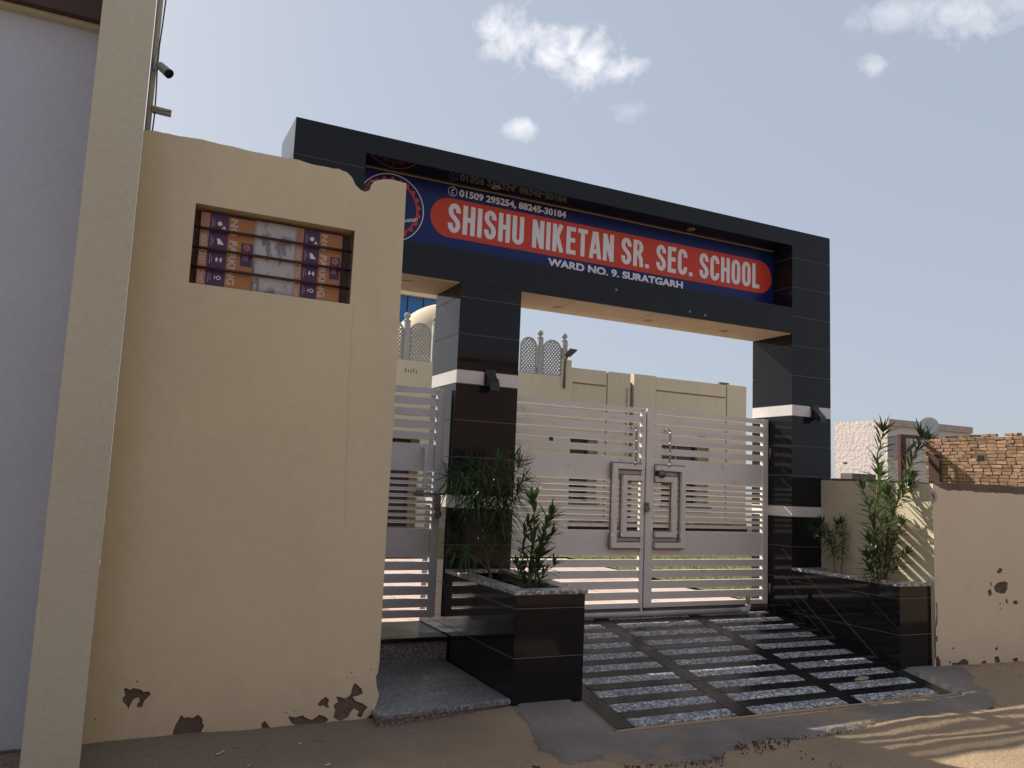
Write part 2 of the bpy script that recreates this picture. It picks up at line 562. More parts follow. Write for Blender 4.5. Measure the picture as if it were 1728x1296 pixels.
def draped(name, outline, zfn, mat_, parent=None, cell=.08, thick=0.0):
    """flat sheet cut to an outline and laid over zfn"""
    bm = bmesh.new()
    vs = [bm.verts.new((p[0], p[1], 0)) for p in outline]
    f = bm.faces.new(vs)
    xs = [p[0] for p in outline]; ys = [p[1] for p in outline]
    bmesh.ops.triangulate(bm, faces=[f])
    for lo, hi, nrm in ((min(xs), max(xs), (1, 0, 0)), (min(ys), max(ys), (0, 1, 0))):
        v = lo + cell
        while v < hi:
            bmesh.ops.bisect_plane(bm, geom=bm.verts[:] + bm.edges[:] + bm.faces[:], plane_co=(v * nrm[0], v * nrm[1], 0), plane_no=nrm)
            v += cell
    for v in bm.verts:
        v.co.z = zfn(v.co.x, v.co.y)
    bmesh.ops.recalc_face_normals(bm, faces=bm.faces)
    if sum(fc.normal.z for fc in bm.faces) < 0:
        bmesh.ops.reverse_faces(bm, faces=bm.faces)
    if thick:
        ed = [e for e in bm.edges if e.is_boundary]
        r = bmesh.ops.extrude_edge_only(bm, edges=ed)
        for v in [q for q in r['geom'] if isinstance(q, bmesh.types.BMVert)]:
            v.co.z -= thick
    me = bpy.data.meshes.new(name); bm.to_mesh(me); bm.free()
    return link(name, me, mat_, parent)


def rough_line(pts, amp=.02, step=.04, seed=0, closed=True):
    out = []
    n = len(pts)
    for i in range(n if closed else n - 1):
        a = Vector(pts[i][:2]); b = Vector(pts[(i + 1) % n][:2])
        k = max(int((b - a).length / step), 1)
        nn = Vector((-(b - a).y, (b - a).x))
        if nn.length > 0: nn.normalize()
        for j in range(k):
            p = a.lerp(b, j / k)
            if j:
                p = p + nn * (noise.noise((p.x * 9 + seed, p.y * 9, seed)) * amp + noise.noise((p.x * 30, p.y * 30, seed + 4)) * amp * .5)
            out.append((p.x, p.y))
    if not closed:
        out.append(tuple(pts[-1][:2]))
    return out


# concrete apron in front of the ramp and planters, with a broken edge
ap_px = [(862, 1192), (846, 1212), (880, 1236), (892, 1262), (945, 1284), (1010, 1280), (1060, 1292), (1145, 1289), (1226, 1276), (1246, 1262),
         (1330, 1244), (1362, 1250), (1430, 1232), (1500, 1214), (1560, 1206), (1640, 1196), (1690, 1182), (1676, 1160), (1640, 1140), (1600, 1124)]
ap = [pz(u, v, .03)[:2] for u, v in ap_px]
ap += [(7.13, 5.5), (2.6, 5.5)]
ap_edge = [Vector((q[0], q[1])) for q in rough_line(ap[:20], .05, .06, 3, closed=False)]


def apron_z(x, y):
    q = Vector((x, y))
    d = min((q - e_).length for e_ in ap_edge)
    d += noise.noise((x * 6, y * 6, 2.2)) * .05 + noise.noise((x * 22, y * 22, 7.2)) * .02
    t = min(max(d / .10, 0), 1)
    z = gz(x, y) - .030 + .050 * t * t * (3 - 2 * t) + noise.noise((x * 2, y * 2, 0)) * .005 + noise.noise((x * 9, y * 9, 4)) * .003
    if 3.18 < x < 6.76 and y > 4.80:
        z = min(z, .024 + .1775 * (max(y, 4.87) - 4.90) - .014)
    return z


apron = draped('apron_paving', rough_line(ap, .05, .03, 3), apron_z, APRON, cell=.035)
tag(apron, kind='structure')

# ------------------------------------------------------------------ ramp with granite strips
RS = (.354 - .022) / (6.77 - 4.90)


def rz(y):
    return .024 + RS * (y - 4.90)


ramp = thing('entrance_ramp', None, None, (5, 5.8, 0), kind='structure')
b = MB()
b.hexa([(3.25, 4.86, -.1), (6.69, 4.86, -.1), (6.69, 6.98, -.1), (3.25, 6.98, -.1)],
       [(3.25, 4.86, rz(4.86) - .006), (6.69, 4.86, rz(4.86) - .006), (6.69, 6.98, rz(6.98) - .006), (3.25, 6.98, rz(6.98) - .006)])
b.build('ramp_bed', mat('ramp_grout', (.42, .30, .17), .9), ramp)


def strip(x0, x1, y0, y1, mt, lift=0.0):
    gp = .0035
    x0 += gp; x1 -= gp; y0 += gp; y1 -= gp
    t = [(x0, y0, rz(y0) + lift), (x1, y0, rz(y0) + lift), (x1, y1, rz(y1) + lift), (x0, y1, rz(y1) + lift)]
    bt = [(p[0], p[1], p[2] - .02) for p in t]
    return MB().hexa(bt, t).build('granite_strip', mt, ramp)


cols = [(3.41, 4.32), (4.49, 5.455), (5.61, 6.535)]
bands = [(3.255, 3.41), (4.32, 4.49), (5.455, 5.61), (6.535, 6.688)]
for (x0, x1) in bands:
    yy = 4.88
    while yy < 6.96:
        strip(x0, x1, yy, min(yy + .61, 6.97), GRANF, random.uniform(-.0006, .0006)); yy += .61
for c, (x0, x1) in enumerate(cols):
    y = 4.885; k = 0
    while y < 6.95:
        w = (.120 if k % 2 == 0 else .104) * random.uniform(.97, 1.03)
        strip(x0, x1, y, min(y + w, 6.965), GREYG if k % 2 == 0 else GRANF, random.uniform(-.0012, .0012))
        y += w; k += 1


# ------------------------------------------------------------------ left street wall
WY = 5.36


def wp(u, v):
    p = py(u, v, WY)
    return (p.x, p.z)


def zoomB(pts):          # outlines of bare patches near the foot of the left wall
    return [wp(x * .4051, 1000 + y * .4051) for x, y in pts]


patchA = zoomB([(712, 606), (722, 575), (735, 545), (755, 510), (766, 521), (785, 519), (800, 523), (825, 508), (836, 518), (845, 530), (843, 545), (851, 555), (838, 580), (850, 598), (856, 640), (714, 640)])
patchB = zoomB([(510, 440), (522, 428), (516, 400), (528, 398), (540, 406), (556, 398), (580, 402), (598, 414), (622, 412), (629, 424), (612, 440), (600, 452), (592, 478), (572, 480), (570, 466), (582, 452), (580, 438), (560, 442), (548, 458), (535, 490), (526, 470), (514, 458)])
patchC = zoomB([(1388, 520), (1396, 490), (1390, 470), (1408, 455), (1400, 432), (1420, 436), (1440, 440), (1462, 424), (1466, 400), (1478, 376), (1505, 398), (1512, 420), (1490, 432), (1470, 436), (1482, 452), (1510, 462), (1532, 478), (1518, 494), (1505, 522), (1486, 514), (1496, 494), (1474, 484), (1460, 500), (1450, 520), (1430, 532), (1410, 534)])
patchD = zoomB([(1200, 515), (1230, 520), (1262, 510), (1280, 524), (1300, 530), (1330, 508), (1356, 516), (1370, 530), (1354, 546), (1352, 566), (1320, 572), (1282, 574), (1275, 558), (1240, 556), (1216, 546)])
patchE = zoomB([(1088, 545), (1104, 534), (1114, 548), (1126, 562), (1090, 566)])
patchF = zoomB([(1322, 468), (1336, 448), (1358, 434), (1372, 448), (1366, 466), (1372, 478), (1358, 482), (1350, 470), (1336, 476)])
patchG = zoomB([(1064, 606), (1090, 582), (1112, 600), (1116, 640), (1062, 640)])


def dense(lp, amp=.006, seed=1):
    return rough_line(lp, amp, .012, seed)


flecks = []
rr = random.Random(4)
for (cx, cy, sx, sy, n) in ((575, 380, 45, 12, 8), (400, 520, 12, 30, 4), (1500, 350, 60, 40, 5), (1210, 492, 20, 8, 4), (440, 640, 60, 6, 5), (370, 340, 4, 25, 3), (580, 640, 60, 6, 7)):
    for _ in range(n):
        x = cx + rr.uniform(-sx, sx); y = cy + rr.uniform(-sy, sy); r0 = rr.uniform(1.5, 4.5)
        flecks.append(zoomB([(x + r0 * rr.uniform(.5, 1.2) * math.cos(a), y + r0 * rr.uniform(.5, 1.2) * math.sin(a)) for a in (0, 1.1, 2.1, 3.1, 4.2, 5.3)]))
def clear_of(lp, others, pad=.03):
    a0 = [p[0] for p in lp]; b0 = [p[1] for p in lp]
    for o_ in others:
        xs = [p[0] for p in o_]; zs = [p[1] for p in o_]
        if max(a0) > min(xs) - pad and min(a0) < max(xs) + pad and max(b0) > min(zs) - pad and min(b0) < max(zs) + pad:
            return False
    return True


_k = []
for lp_ in flecks:
    if clear_of(lp_, [patchA, patchB, patchC, patchD, patchE, patchF, patchG] + _k, .008) and min(p[1] for p in lp_) > .04 and min(p[0] for p in lp_) > .01:
        _k.append(lp_)
flecks = _k
top_px = [(255, 220), (300, 229), (345, 236), (400, 249), (440, 258), (480, 266), (505, 270), (530, 278), (548, 281), (572, 285), (586, 291), (594, 299), (600, 312), (608, 320), (616, 324)]
wx0 = 0.0
topL = [(wx0, 3.715)] + [wp(u, v) for u, v in top_px]
rest_px = [(624, 321), (627, 312), (632, 306), (644, 303), (660, 303), (672, 306), (686, 309)]
edge_px = [(676, 500), (665, 700), (652, 900), (644, 1050), (640, 1120), (638, 1135), (634, 1142), (636, 1160), (640, 1172), (634, 1192), (626, 1206), (612, 1218)]
out = rough_line(topL + [wp(u, v) for u, v in rest_px], .006, .02, 2, closed=False) + [wp(u, v) for u, v in edge_px] + [(1.60, 0.0), (0.0, 0.0)]
WX0, WX1, WZ0, WZ1 = .336, 1.353, 2.802, 3.313
win_hole = [(WX0, WZ0), (WX1, WZ0), (WX1, WZ1), (WX0, WZ1)]


def upright(me, y):
    """curve mesh in XY -> wall in XZ at depth y (front of extrusion towards the street)"""
    for v in me.vertices:
        v.co = (v.co.x, y - v.co.z, v.co.y)
    me.flip_normals()
    me.update()
    return me


lw = thing('street_wall', 'tall cream plastered wall with a barred window opening and a broken notch in its top', 'wall', (.85, WY + .1, 0))
skin = upright(curve_mesh([out, win_hole] + [dense(p, .004, i) for i, p in enumerate((patchA, patchB, patchC, patchD, patchE, patchF, patchG))] + flecks, .0045), WY + .0045)
link('plaster', skin, CREAM, lw)
# masonry behind the plaster, same outline a touch smaller
core_out = [(x - .004 if x > 1 else x, z - .004 if z > 3 else z) for x, z in out]
core = upright(curve_mesh([core_out, [(WX0 - .003, WZ0 - .003), (WX1 + .003, WZ0 - .003), (WX1 + .003, WZ1 + .003), (WX0 - .003, WZ1 + .003)]], .108), WY + .0095 + .108)
link('masonry', core, CEMENT, lw)
# window reveal lining and back of the niche
for (a, bb, c, d, nm) in ((WX0 - .012, WX0, WZ0, WZ1, 'reveal'), (WX1, WX1 + .012, WZ0, WZ1, 'reveal')):
    BX(nm, COPING, lw, a, bb, WY + .010, WY + .2, c, d)
BX('reveal', CREAM, lw, WX0 - .012, WX1 + .012, WY + .010, WY + .2, WZ1, WZ1 + .012)
BX('reveal', CREAM, lw, WX0 - .012, WX1 + .012, WY + .010, WY + .2, WZ0 - .012, WZ0)
BX('niche_back', COPING, lw, WX0 - .05, WX1 + .05, WY + .14, WY + .19, WZ0 - .05, WZ1 + .05)
# slightly proud seam where two plaster coats meet
sm_ = [(597, 518), (592, 560), (594, 600), (588, 650), (590, 690), (586, 730), (585, 770), (584, 820), (583, 880)]
q_ = [wp(u, v) for u, v in sm_]
fl = [(x + rr.uniform(-.003, .003), z) for x, z in q_]; fr_ = [(x + .007 + rr.uniform(-.003, .003), z) for x, z in q_[::-1]]
link('plaster_seam', upright(curve_mesh([rough_line(fl + fr_, .004, .03, 6)], .002), WY - .0005), CREAM, lw)
# broken brick showing in the notch
nb = wp(622, 317)
b = MB()
for i in range(5):
    x = nb[0] + .012 + rr.uniform(-.006, .02); z = nb[1] - .02 + i * .018
    b.box(x, x + .05, WY + .002 + rr.uniform(0, .02), WY + .15, z - .01, z + .012)
b.build('exposed_brick', RUSTB, lw, bevel=.004)
# return wall from the street wall to the portal, hidden behind it
BX('return_wall', CREAM, lw, 1.48, 1.68, WY + .225, 6.72, 0, 3.66)
# rods of the window
for i, zz in enumerate((.735, .48, .235)):
    z = WZ0 + zz * (WZ1 - WZ0)
    MB().tube([(WX0 - .01, WY + .055, z), (WX0 + .35, WY + .057, z + .002), (WX1 + .01, WY + .055, z - .001)], .0095, 8).build('window_rod', RODM, lw, smooth=True)


# printed sheets behind the rods
def poster(x0, x1, label):
    z0, z1 = WZ0 + .008, WZ1 - .022
    y = WY + .085
    t = thing('printed_sheet', label, 'poster', ((x0 + x1) / 2, y, z0), 'no parking sheets behind the rods')
    w = x1 - x0
    BX('backing', PURPLE, t, x0, x1, y, y + .006, z0, z1)

    def rect(a, bb, c, d, m_, off, nm='colour_block'):
        BX(nm, m_, t, x0 + a * w, x0 + bb * w, y - off, y - off + .0035, z0 + c * (z1 - z0), z0 + d * (z1 - z0))
    rect(.0, .155, 0, 1, PEACH, .002)
    rect(.50, .985, .012, .985, ORANGE, .002)
    rect(.75, .965, .34, .66, PURPLE, .004, 'logo_block')

    def txt(s, a0, a1, c0, c1, m_, off=.0042, offset=.035):
        # words read downwards: text x -> -z, text y -> +x
        me = text_mesh(s, offset, .01)
        fit(me, lambda p, q, r: (x0 + (a0 + q * (a1 - a0)) * w, y - off + (1 - r) * .0018, z0 + (c1 - p * (c1 - c0)) * (z1 - z0)))
        o_ = link('lettering', me, m_, t)
        if len(s) > 1: o_['kind'] = 'stuff'
    txt('N', .53, .665, .855, .965, LETTER)
    txt('O', .53, .665, .73, .84, LETTER)
    txt('PARKING', .53, .675, .06, .665, LETTER)
    txt('800 1200', .02, .125, .30, .70, LETTER, offset=.015)
    txt('1200', .02, .125, .04, .24, LETTER, offset=.015)
    txt('ENTRY 800', .04, .10, .74, .96, MAUVEP, offset=.005)
    for k in range(4):
        zz = .87 - k * .245
        # small white pictogram and two lines of fine print beside it
        px_, pz_ = x0 + .365 * w, z0 + zz * (z1 - z0)
        b = MB()
        if k == 0:
            b.lathe((px_ - .01, y - .005, pz_), (0, 1, 0), [(0, .0001), (0, .015), (.002, .015), (.002, .0001)], 10)
            b.box(px_ + .012, px_ + .022, y - .005, y - .003, pz_ - .024, pz_ - .012)
            b.box(px_ + .004, px_ + .03, y - .0048, y - .003, pz_ - .031, pz_ - .025)
        elif k == 1:
            b.hexa([(px_ - .02, y - .005, pz_ + .02), (px_ - .004, y - .005, pz_ + .02), (px_ - .004, y - .003, pz_ + .02), (px_ - .02, y - .003, pz_ + .02)],
                   [(px_ - .014, y - .005, pz_ - .018), (px_ + .024, y - .005, pz_ - .018), (px_ + .024, y - .003, pz_ - .018), (px_ - .014, y - .003, pz_ - .018)])
        elif k == 2:
            b.box(px_ - .022, px_ + .022, y - .005, y - .003, pz_ - .002, pz_ + .002)
            b.box(px_ - .018, px_ - .008, y - .0052, y - .003, pz_ - .014, pz_ + .014)
            b.box(px_ + .008, px_ + .018, y - .0052, y - .003, pz_ - .014, pz_ + .014)
        else:
            b.lathe((px_ + .008, y - .005, pz_), (0, 1, 0), [(0, .009), (0, .014), (.002, .014), (.002, .009)], 12)
            b.box(px_ - .024, px_ - .006, y - .005, y - .003, pz_ - .0015, pz_ + .0015)
            b.box(px_ - .016, px_ - .013, y - .0052, y - .003, pz_ - .014, pz_ + .014)
        b.build('pictogram', WHITEP, t)
        b = MB()
        for j, dx in enumerate((.20, .235)):
            ln = .034 if j == 0 else .02
            b.box(x0 + dx * w, x0 + (dx + .012) * w, y - .004, y - .002, pz_ - ln, pz_ + ln)
        b.build('fine_print', MAUVEP, t)
    lz = z0 + .53 * (z1 - z0)
    b = MB().lathe((x0 + .855 * w, y - .006, lz + .033), (0, 1, 0), [(0, .0001), (0, .022), (.0015, .022), (.0015, .0001)], 16)
    b.build('logo_disc', ORANGE, t)
    for ci, ch in enumerate('AU'):
        me = text_mesh(ch, .01, .01)
        fit(me, lambda p, q, r: (x0 + .855 * w - .012 + q * .022, y - .0075 + (1 - r) * .001, lz + .044 - ci * .012 - p * .010))
        link('lettering', me, PURPLE, t)
    b = MB()
    for j in range(3):
        b.box(x0 + (.80 + j * .035) * w, x0 + (.812 + j * .035) * w, y - .006, y - .0035, lz - .055, lz + .002)
    b.build('fine_print', MAUVEP, t)
    return t


wW = WX1 - WX0
poster(WX0 + .045, WX0 + .345 * wW + .035, 'leftmost purple and orange no parking sheet behind the window rods')
poster(WX0 + .635 * wW, WX0 + .945 * wW, 'right-hand purple and orange no parking sheet behind the window rods')
pp = []
for i in range(13):
    a = i / 12
    for j in range(9):
        c = j / 8
        x = WX0 + (.372 + .268 * a) * wW + .004 * math.sin(c * 5 + 1)
        pp.append((x, WY + .081 - .004 * math.sin(a * 9) * math.sin(c * 4) - (.006 if 0 < i < 12 else 0), WZ0 + .006 + c * (WZ1 - WZ0 - .03)))
ff = [(i * 9 + j, (i + 1) * 9 + j, (i + 1) * 9 + j + 1, i * 9 + j + 1) for i in range(12) for j in range(8)]
o = MB().add(pp, ff).build('paper_sheet', PAPER, smooth=True)
sm = o.modifiers.new('thick', 'SOLIDIFY'); sm.thickness = .002; sm.offset = 1
tag(o, 'torn whitish grey paper pasted between the two no parking sheets', 'paper')

# ------------------------------------------------------------------ neighbour building at the left edge
nbh = thing('neighbour_house', 'neighbouring house with cream pier and lavender grey wall beside the tall cream wall', 'house', (-1.5, 5.6, 0))
BX('pier', CREAMP, nbh, -.272, -.001, 4.93, 5.52, 0, 6.4, bevel=.008)
nz1 = py(168, 56, 5.36).z; nz2 = py(169, 37, 5.26).z
BX('wall', LAV, nbh, -4.0, -.272, 5.36, 5.50, 0, nz1)
BX('lintel', CREAMP, nbh, -4.0, -.2745, 5.30, 5.50, nz1 + .001, nz2 + .02)
BX('soffit_slab', BROWNS, nbh, -4.0, -.2745, 5.24, 5.299, nz2, nz2 + .5)
BX('upper_wall', CREAMP, nbh, -4.0, -.2755, 5.30, 5.50, nz2 + .021, 6.4)
BX('side_wall', CREAMP, nbh, -.15, -.004, 5.522, 12.5, 0, 6.38)  # side and back run on unseen, shaped to keep sun off the landing
BX('back_block', CREAMP, nbh, -4.0, -.152, 5.505, 12.5, 0, 6.39)
BX('plinth', COPING, nbh, -4.0, -.2745, 5.33, 5.36, 0, .10)
# pipe running down the side of the pier, then the loose cable, camera and bracket
o = MB().tube([(.022, 5.58, 3.3), (.022, 5.58, 6.38)], .018, 10).build('drain_pipe', CREAMP, smooth=True)
tag(o, 'thin cream pipe running up the edge of the pier at the left', 'pipe')
cb = [Vector((.048 + .006 * math.sin(i * 1.3), 5.55, 3.72 + i * .16)) for i in range(17)]
o = MB().tube(cb, .0045, 6).build('cable', BLACKP, smooth=True)
tag(o, 'thin dark cable tied along the pipe at the top left', 'cable')
sc = thing('security_camera', 'small grey bullet security camera pointing down at the top left', 'camera', py(262, 108, 5.56))
c0 = py(262, 108, 5.56); c1 = py(269, 110, 5.54); c2 = py(272, 114, 5.53)
MB().box(c0.x - .012, c0.x + .004, 5.53, 5.59, c0.z - .05, c0.z + .04).build('mount', CAMW, sc, bevel=.003)
MB().tube([c0, c1, c2], .007, 8).build('arm', CAMW, sc, smooth=True)
h0 = py(269, 110, 5.53); h1 = py(287, 126, 5.47)
d = (h1 - h0).normalized()
MB().lathe(h0, d, [(0, .001), (0, .022), (.008, .027), ((h1 - h0).length * .85, .03), ((h1 - h0).length * .85, .001)], 14).build('body', CAMW, sc)
MB().lathe(h0 + d * ((h1 - h0).length * .85), d, [(0, .03), (.012, .031), (.012, .022), (.004, .02), (.004, .001)], 14).build('lens_hood', BLACKP, sc)
bk = thing('wall_bracket', 'short pale bracket bar sticking out from the pipe above the tall wall', 'bracket', py(257, 184, 5.56))
a0 = py(256, 184, 5.57); a1 = py(289, 192, 5.54)
dv = (a1 - a0); up = Vector((0, 0, .019)); dp = Vector((0, .02, 0))
MB().hexa([a0 - up - dp, a1 - up - dp, a1 - up + dp, a0 - up + dp], [a0 + up - dp, a1 + up - dp, a1 + up + dp, a0 + up + dp]).build('bar', mat('pale_metal', (.5, .46, .42), .5), bk, bevel=.003)
MB().tube([a0 + Vector((0, -.024, .008)), a0 + dv * .4 + Vector((0, -.025, -.004)), a1 + Vector((0, -.024, .006))], .005, 6).build('wire', CAMW, bk)

# ------------------------------------------------------------------ gate portal clad in black granite
PY0, PY1 = 6.745, 7.37
PT, SO = 4.622, 3.443
X0, X1, X2, X3, X4, X5 = 1.142, 1.757, 2.705, 3.318, 6.702, 7.285
RB, RT = 3.735, 4.452
portal = thing('gate_portal', 'black polished granite portal frame over the school gates with white stone bands', 'gateway', ((X0 + X5) / 2, 7.05, 0))
I = .004
b = MB()
for (a, c) in ((X0, X1), (X2, X3), (X4, X5)):
    b.box(a + I, c - I, PY0 + I, PY1 - I, 0, SO - .002)
b.box(X0 + I, X5 - I, PY0 + I, PY1 - I, SO, RB - I)
b.box(X0 + I, X5 - I, PY0 + I, PY1 - I, RT + I, PT - I)
b.box(X0 + I, X1 - I, PY0 + I, PY1 - I, RB - I + .0005, RT + I - .0005)
b.box(X4 + I, X5 - I, PY0 + I, PY1 - I, RB - I + .0005, RT + I - .0005)
b.box(X1, X4, 7.06, PY1 - I, RB - I + .0005, RT + I - .0005)
b.build('masonry_core', GROUT, portal)
TZ = [.05, .42, .76, 1.097, 1.417, 1.529, 1.866, 2.193, 2.522, 2.644, 2.973, 3.31, 3.641, 3.976, 4.314, PT]
GJ = .0026
ST = .018


def slab_y(x0, x1, z0, z1, y, out, m_=GRAN, e=None):          # face perpendicular to y, outer face at y
    e = GJ if e is None else e
    BX('granite_slab' if m_ is GRAN else 'stone_band', m_, portal, x0 + (e if x0 not in () else 0), x1 - e, y, y - out * ST, z0 + GJ, z1 - GJ)


def slab_x(y0, y1, z0, z1, x, out, m_=GRAN):
    BX('granite_slab' if m_ is GRAN else 'stone_band', m_, portal, x, x - out * ST, y0, y1, z0 + GJ, z1 - GJ)


for pi, (a, c) in enumerate(((X0, X1), (X2, X3), (X4, X5))):
    zl = TZ if pi != 1 else [z for z in TZ if z < SO] + [SO]
    for z0, z1 in zip(zl[:-1], zl[1:]):
        if pi == 0 and z1 < 2.2:
            continue                                          # wholly hidden behind the street wall
        mm = WBAND if abs(z1 - z0) < .14 and z0 > 1.3 and z0 < 2.6 else GRAN
        slab_y(a, c, z0, z1, PY0, -1, mm, e=0)
        slab_y(a, c, z0, z1, PY1, 1, mm, e=0)
    zl2 = [z for z in TZ if z < SO] + [SO]
    for z0, z1 in zip(zl2[:-1], zl2[1:]):
        if pi == 0 and z1 < 2.2:
            continue
        mm = WBAND if abs(z1 - z0) < .14 and z0 > 1.3 and z0 < 2.6 else GRAN
        slab_x(PY0 + ST + .0005, PY1 - ST - .0005, z0, z1, a, -1, mm)
        slab_x(PY0 + ST + .0005, PY1 - ST - .0005, z0, z1, c, 1, mm)
# outer ends of the beam
for z0, z1 in zip([SO, 3.641, 3.976, 4.314], [3.641, 3.976, 4.314, PT]):
    slab_x(PY0 + ST + .0005, PY1 - ST - .0005, z0, z1, X0, -1)
    slab_x(PY0 + ST + .0005, PY1 - ST - .0005, z0, z1, X5, 1)
# beam face: fascia below and above the recess (tight joints)
for z0, z1, xs in ((SO, RB, [X1, X2, X3, 4.2, 5.05, 5.9, X4]), (RT, PT, [X1, 2.6, 3.45, 4.3, 5.15, 6.0, X4])):
    for xa, xb in zip(xs[:-1], xs[1:]):
        BX('granite_slab', GRAN, portal, xa + .0006, xb - .0006, PY0, PY0 + ST, z0, z1)
        BX('granite_slab', GRAN, portal, xa + .0006, xb - .0006, PY1, PY1 - ST, z0, z1)
# recess: glossy ceiling, jambs and ledge
for xa, xb in zip([X1, 2.99, 4.23, 5.47], [2.99, 4.23, 5.47, X4]):
    BX('granite_slab', GRAN, portal, xa + .001, xb - .001, PY0 + ST + .0005, 7.058, RT, RT + .02)
    BX('granite_slab', GRAN, portal, xa + .001, xb - .001, PY0 + ST + .0005, 7.058, RB - .02, RB)
for z0, z1 in zip([RB, 3.976, 4.314], [3.976, 4.314, RT]):
    BX('granite_slab', GRAN, portal, X4, X4 + .02, PY0 + ST + .0005, 7.058, z0 + GJ, z1 - GJ)
    BX('granite_slab', GRAN, portal, X1 - .02, X1, PY0 + ST + .0005, 7.058, z0 + GJ, z1 - GJ)
# top capping
for xa, xb in zip([X0, 2.6, 4.1, 5.6], [2.6, 4.1, 5.6, X5]):
    BX('granite_slab', GRAN, portal, xa + .001, xb - .001, PY0 + .003, PY1 - .003, PT - .001, PT + .012)
# cream soffits between the pillars with shallow panel grooves
for xs in ([X1 + .003, X2 - .003], [X3 + .003, 3.92, 4.86, 5.77, X4 - .003]):
    for xa, xb in zip(xs[:-1], xs[1:]):
        BX('soffit_panel', SOFF, portal, xa + .004, xb - .004, PY0 + .012, PY1 - .012, SO - .010, SO + .02)
        BX('soffit_panel', mat('soffit_groove', (.28, .17, .10), .9), portal, xa, xb, PY0 + .014, PY1 - .014, SO - .005, SO + .015)


def downlight(c, r=.055):
    dl = MB().lathe(c, (0, 0, -1), [(0, r), (.006, r), (.008, r * .8), (.003, r * .62), (.003, r * .58)], 20).build('downlight_ring', BRASS, portal, smooth=True)
    MB().lathe(c, (0, 0, -1), [(.0028, r * .6), (.0045, r * .3), (.0045, .001)], 16).build('downlight_glass', mat('amber_lens', (.22, .11, .06), .2), dl)


for (u, v) in ((940, 519), (1093, 541), (1222, 558), (686, 475)):
    p = pz(u, v, SO - .010); downlight((p.x, p.y, SO - .0102), .05)
for (u, v) in ((837, 316), (1166, 387)):
    p = pz(u, v, RT); downlight((p.x, p.y, RT - .0003), .045)
# chips and screw marks on the granite
for (u, v) in ((1040, 489), (1362, 623), (1190, 532), (1164, 526)):
    p = py(u, v, PY0)
    MB().lathe((p.x, PY0 - .002, p.z), (0, 1, 0), [(0, .0005), (0, .012), (.003, .014)], 7).build('chip', GROUT if u < 1300 else BLACKP, portal)

# spotlights fixed on the upper white bands
for k, (u, v, lab) in enumerate(((826, 640, 'black spotlight on the white band of the middle pillar'), (1374, 697, 'black spotlight on the white band of the right pillar'))):
    p = py(u, v, PY0)
    t = thing('spotlight', lab, 'lamp', (p.x, PY0, p.z), 'spotlights on the gate pillars')
    MB().box(p.x - .055, p.x + .055, PY0 - .022, PY0 - .0005, p.z - .055, p.z + .085).build('back_plate', BLACKP, t, bevel=.004)
    MB().hexa([(p.x - .045, PY0 - .13, p.z - .115), (p.x + .05, PY0 - .13, p.z - .115), (p.x + .05, PY0 - .03, p.z - .06), (p.x - .045, PY0 - .03, p.z - .06)],
              [(p.x - .045, PY0 - .12, p.z - .045), (p.x + .05, PY0 - .12, p.z - .045), (p.x + .05, PY0 - .03, p.z + .04), (p.x - .045, PY0 - .03, p.z + .04)]).build('lamp_head', BLACKP, t, bevel=.006)
    MB().tube([(p.x - .06, PY0 - .06, p.z - .01), (p.x + .066, PY0 - .06, p.z - .01)], .008, 8).build('yoke_pin', BLACKP, t)

# ------------------------------------------------------------------ school name board
SY = 7.030
board = thing('name_board', 'navy blue school name board with a red capsule and white lettering above the gate', 'sign', ((X1 + X4) / 2, SY, RB))
BX('panel', NAVY, board, X1 + .012, X4 - .004, SY + .002, SY + .026, RB + .003, RT - .003)
BX('top_border', mat('board_trim', (.40, .30, .18), .6), board, X1 + .012, X4 - .004, SY - .006, SY + .0018, RT - .014, RT - .0015)


def onS(u, v):
    p = py(u, v, SY)
    return p.x, p.z


# red capsule
cl = onS(726, 367)[0]; cr = onS(1302, 462)[0]
ct = (onS(756, 332.5)[1] + onS(1268, 438)[1]) / 2; cb_ = (onS(756, 397)[1] + onS(1262, 494)[1]) / 2
rc = (ct - cb_) / 2; cz = (ct + cb_) / 2
lp = [(cl + rc + rc * math.cos(a), cz + rc * math.sin(a)) for a in [math.pi / 2 + math.pi * i / 24 for i in range(25)]] + \
     [(cr - rc + rc * math.cos(a), cz + rc * math.sin(a)) for a in [-math.pi / 2 + math.pi * i / 24 for i in range(25)]]
link('red_capsule', upright(curve_mesh([lp], .0015), SY + .0015), REDP, board)


def board_text(s, x0, x1, z0, z1, offset, m_=WHITEP, space=1.0, dy=0.0):
    me = text_mesh(s, offset, .01, space)
    fit(me, lambda p, q, r: (x0 + p * (x1 - x0), SY - .0038 - dy + (1 - r) * .003, z0 + q * (z1 - z0)))
    o_ = link('lettering', me, m_, board); o_['kind'] = 'stuff'
    return o_


tx0 = onS(756, 370)[0]; tx1 = onS(1281, 470)[0]
tz1 = (onS(770, 344)[1] + onS(1260, 441)[1]) / 2; tz0 = (onS(770, 397)[1] + onS(1270, 484)[1]) / 2
# block letters of the school name, drawn stroke by stroke
GW, GT = .42, .158
h_ = GT / 2


def arcp(cx, cz_, rx_, rz_, a0, a1, n=10):
    return [(cx + rx_ * math.cos(rad(a0 + (a1 - a0) * i / n)), cz_ + rz_ * math.sin(rad(a0 + (a1 - a0) * i / n))) for i in range(n + 1)]


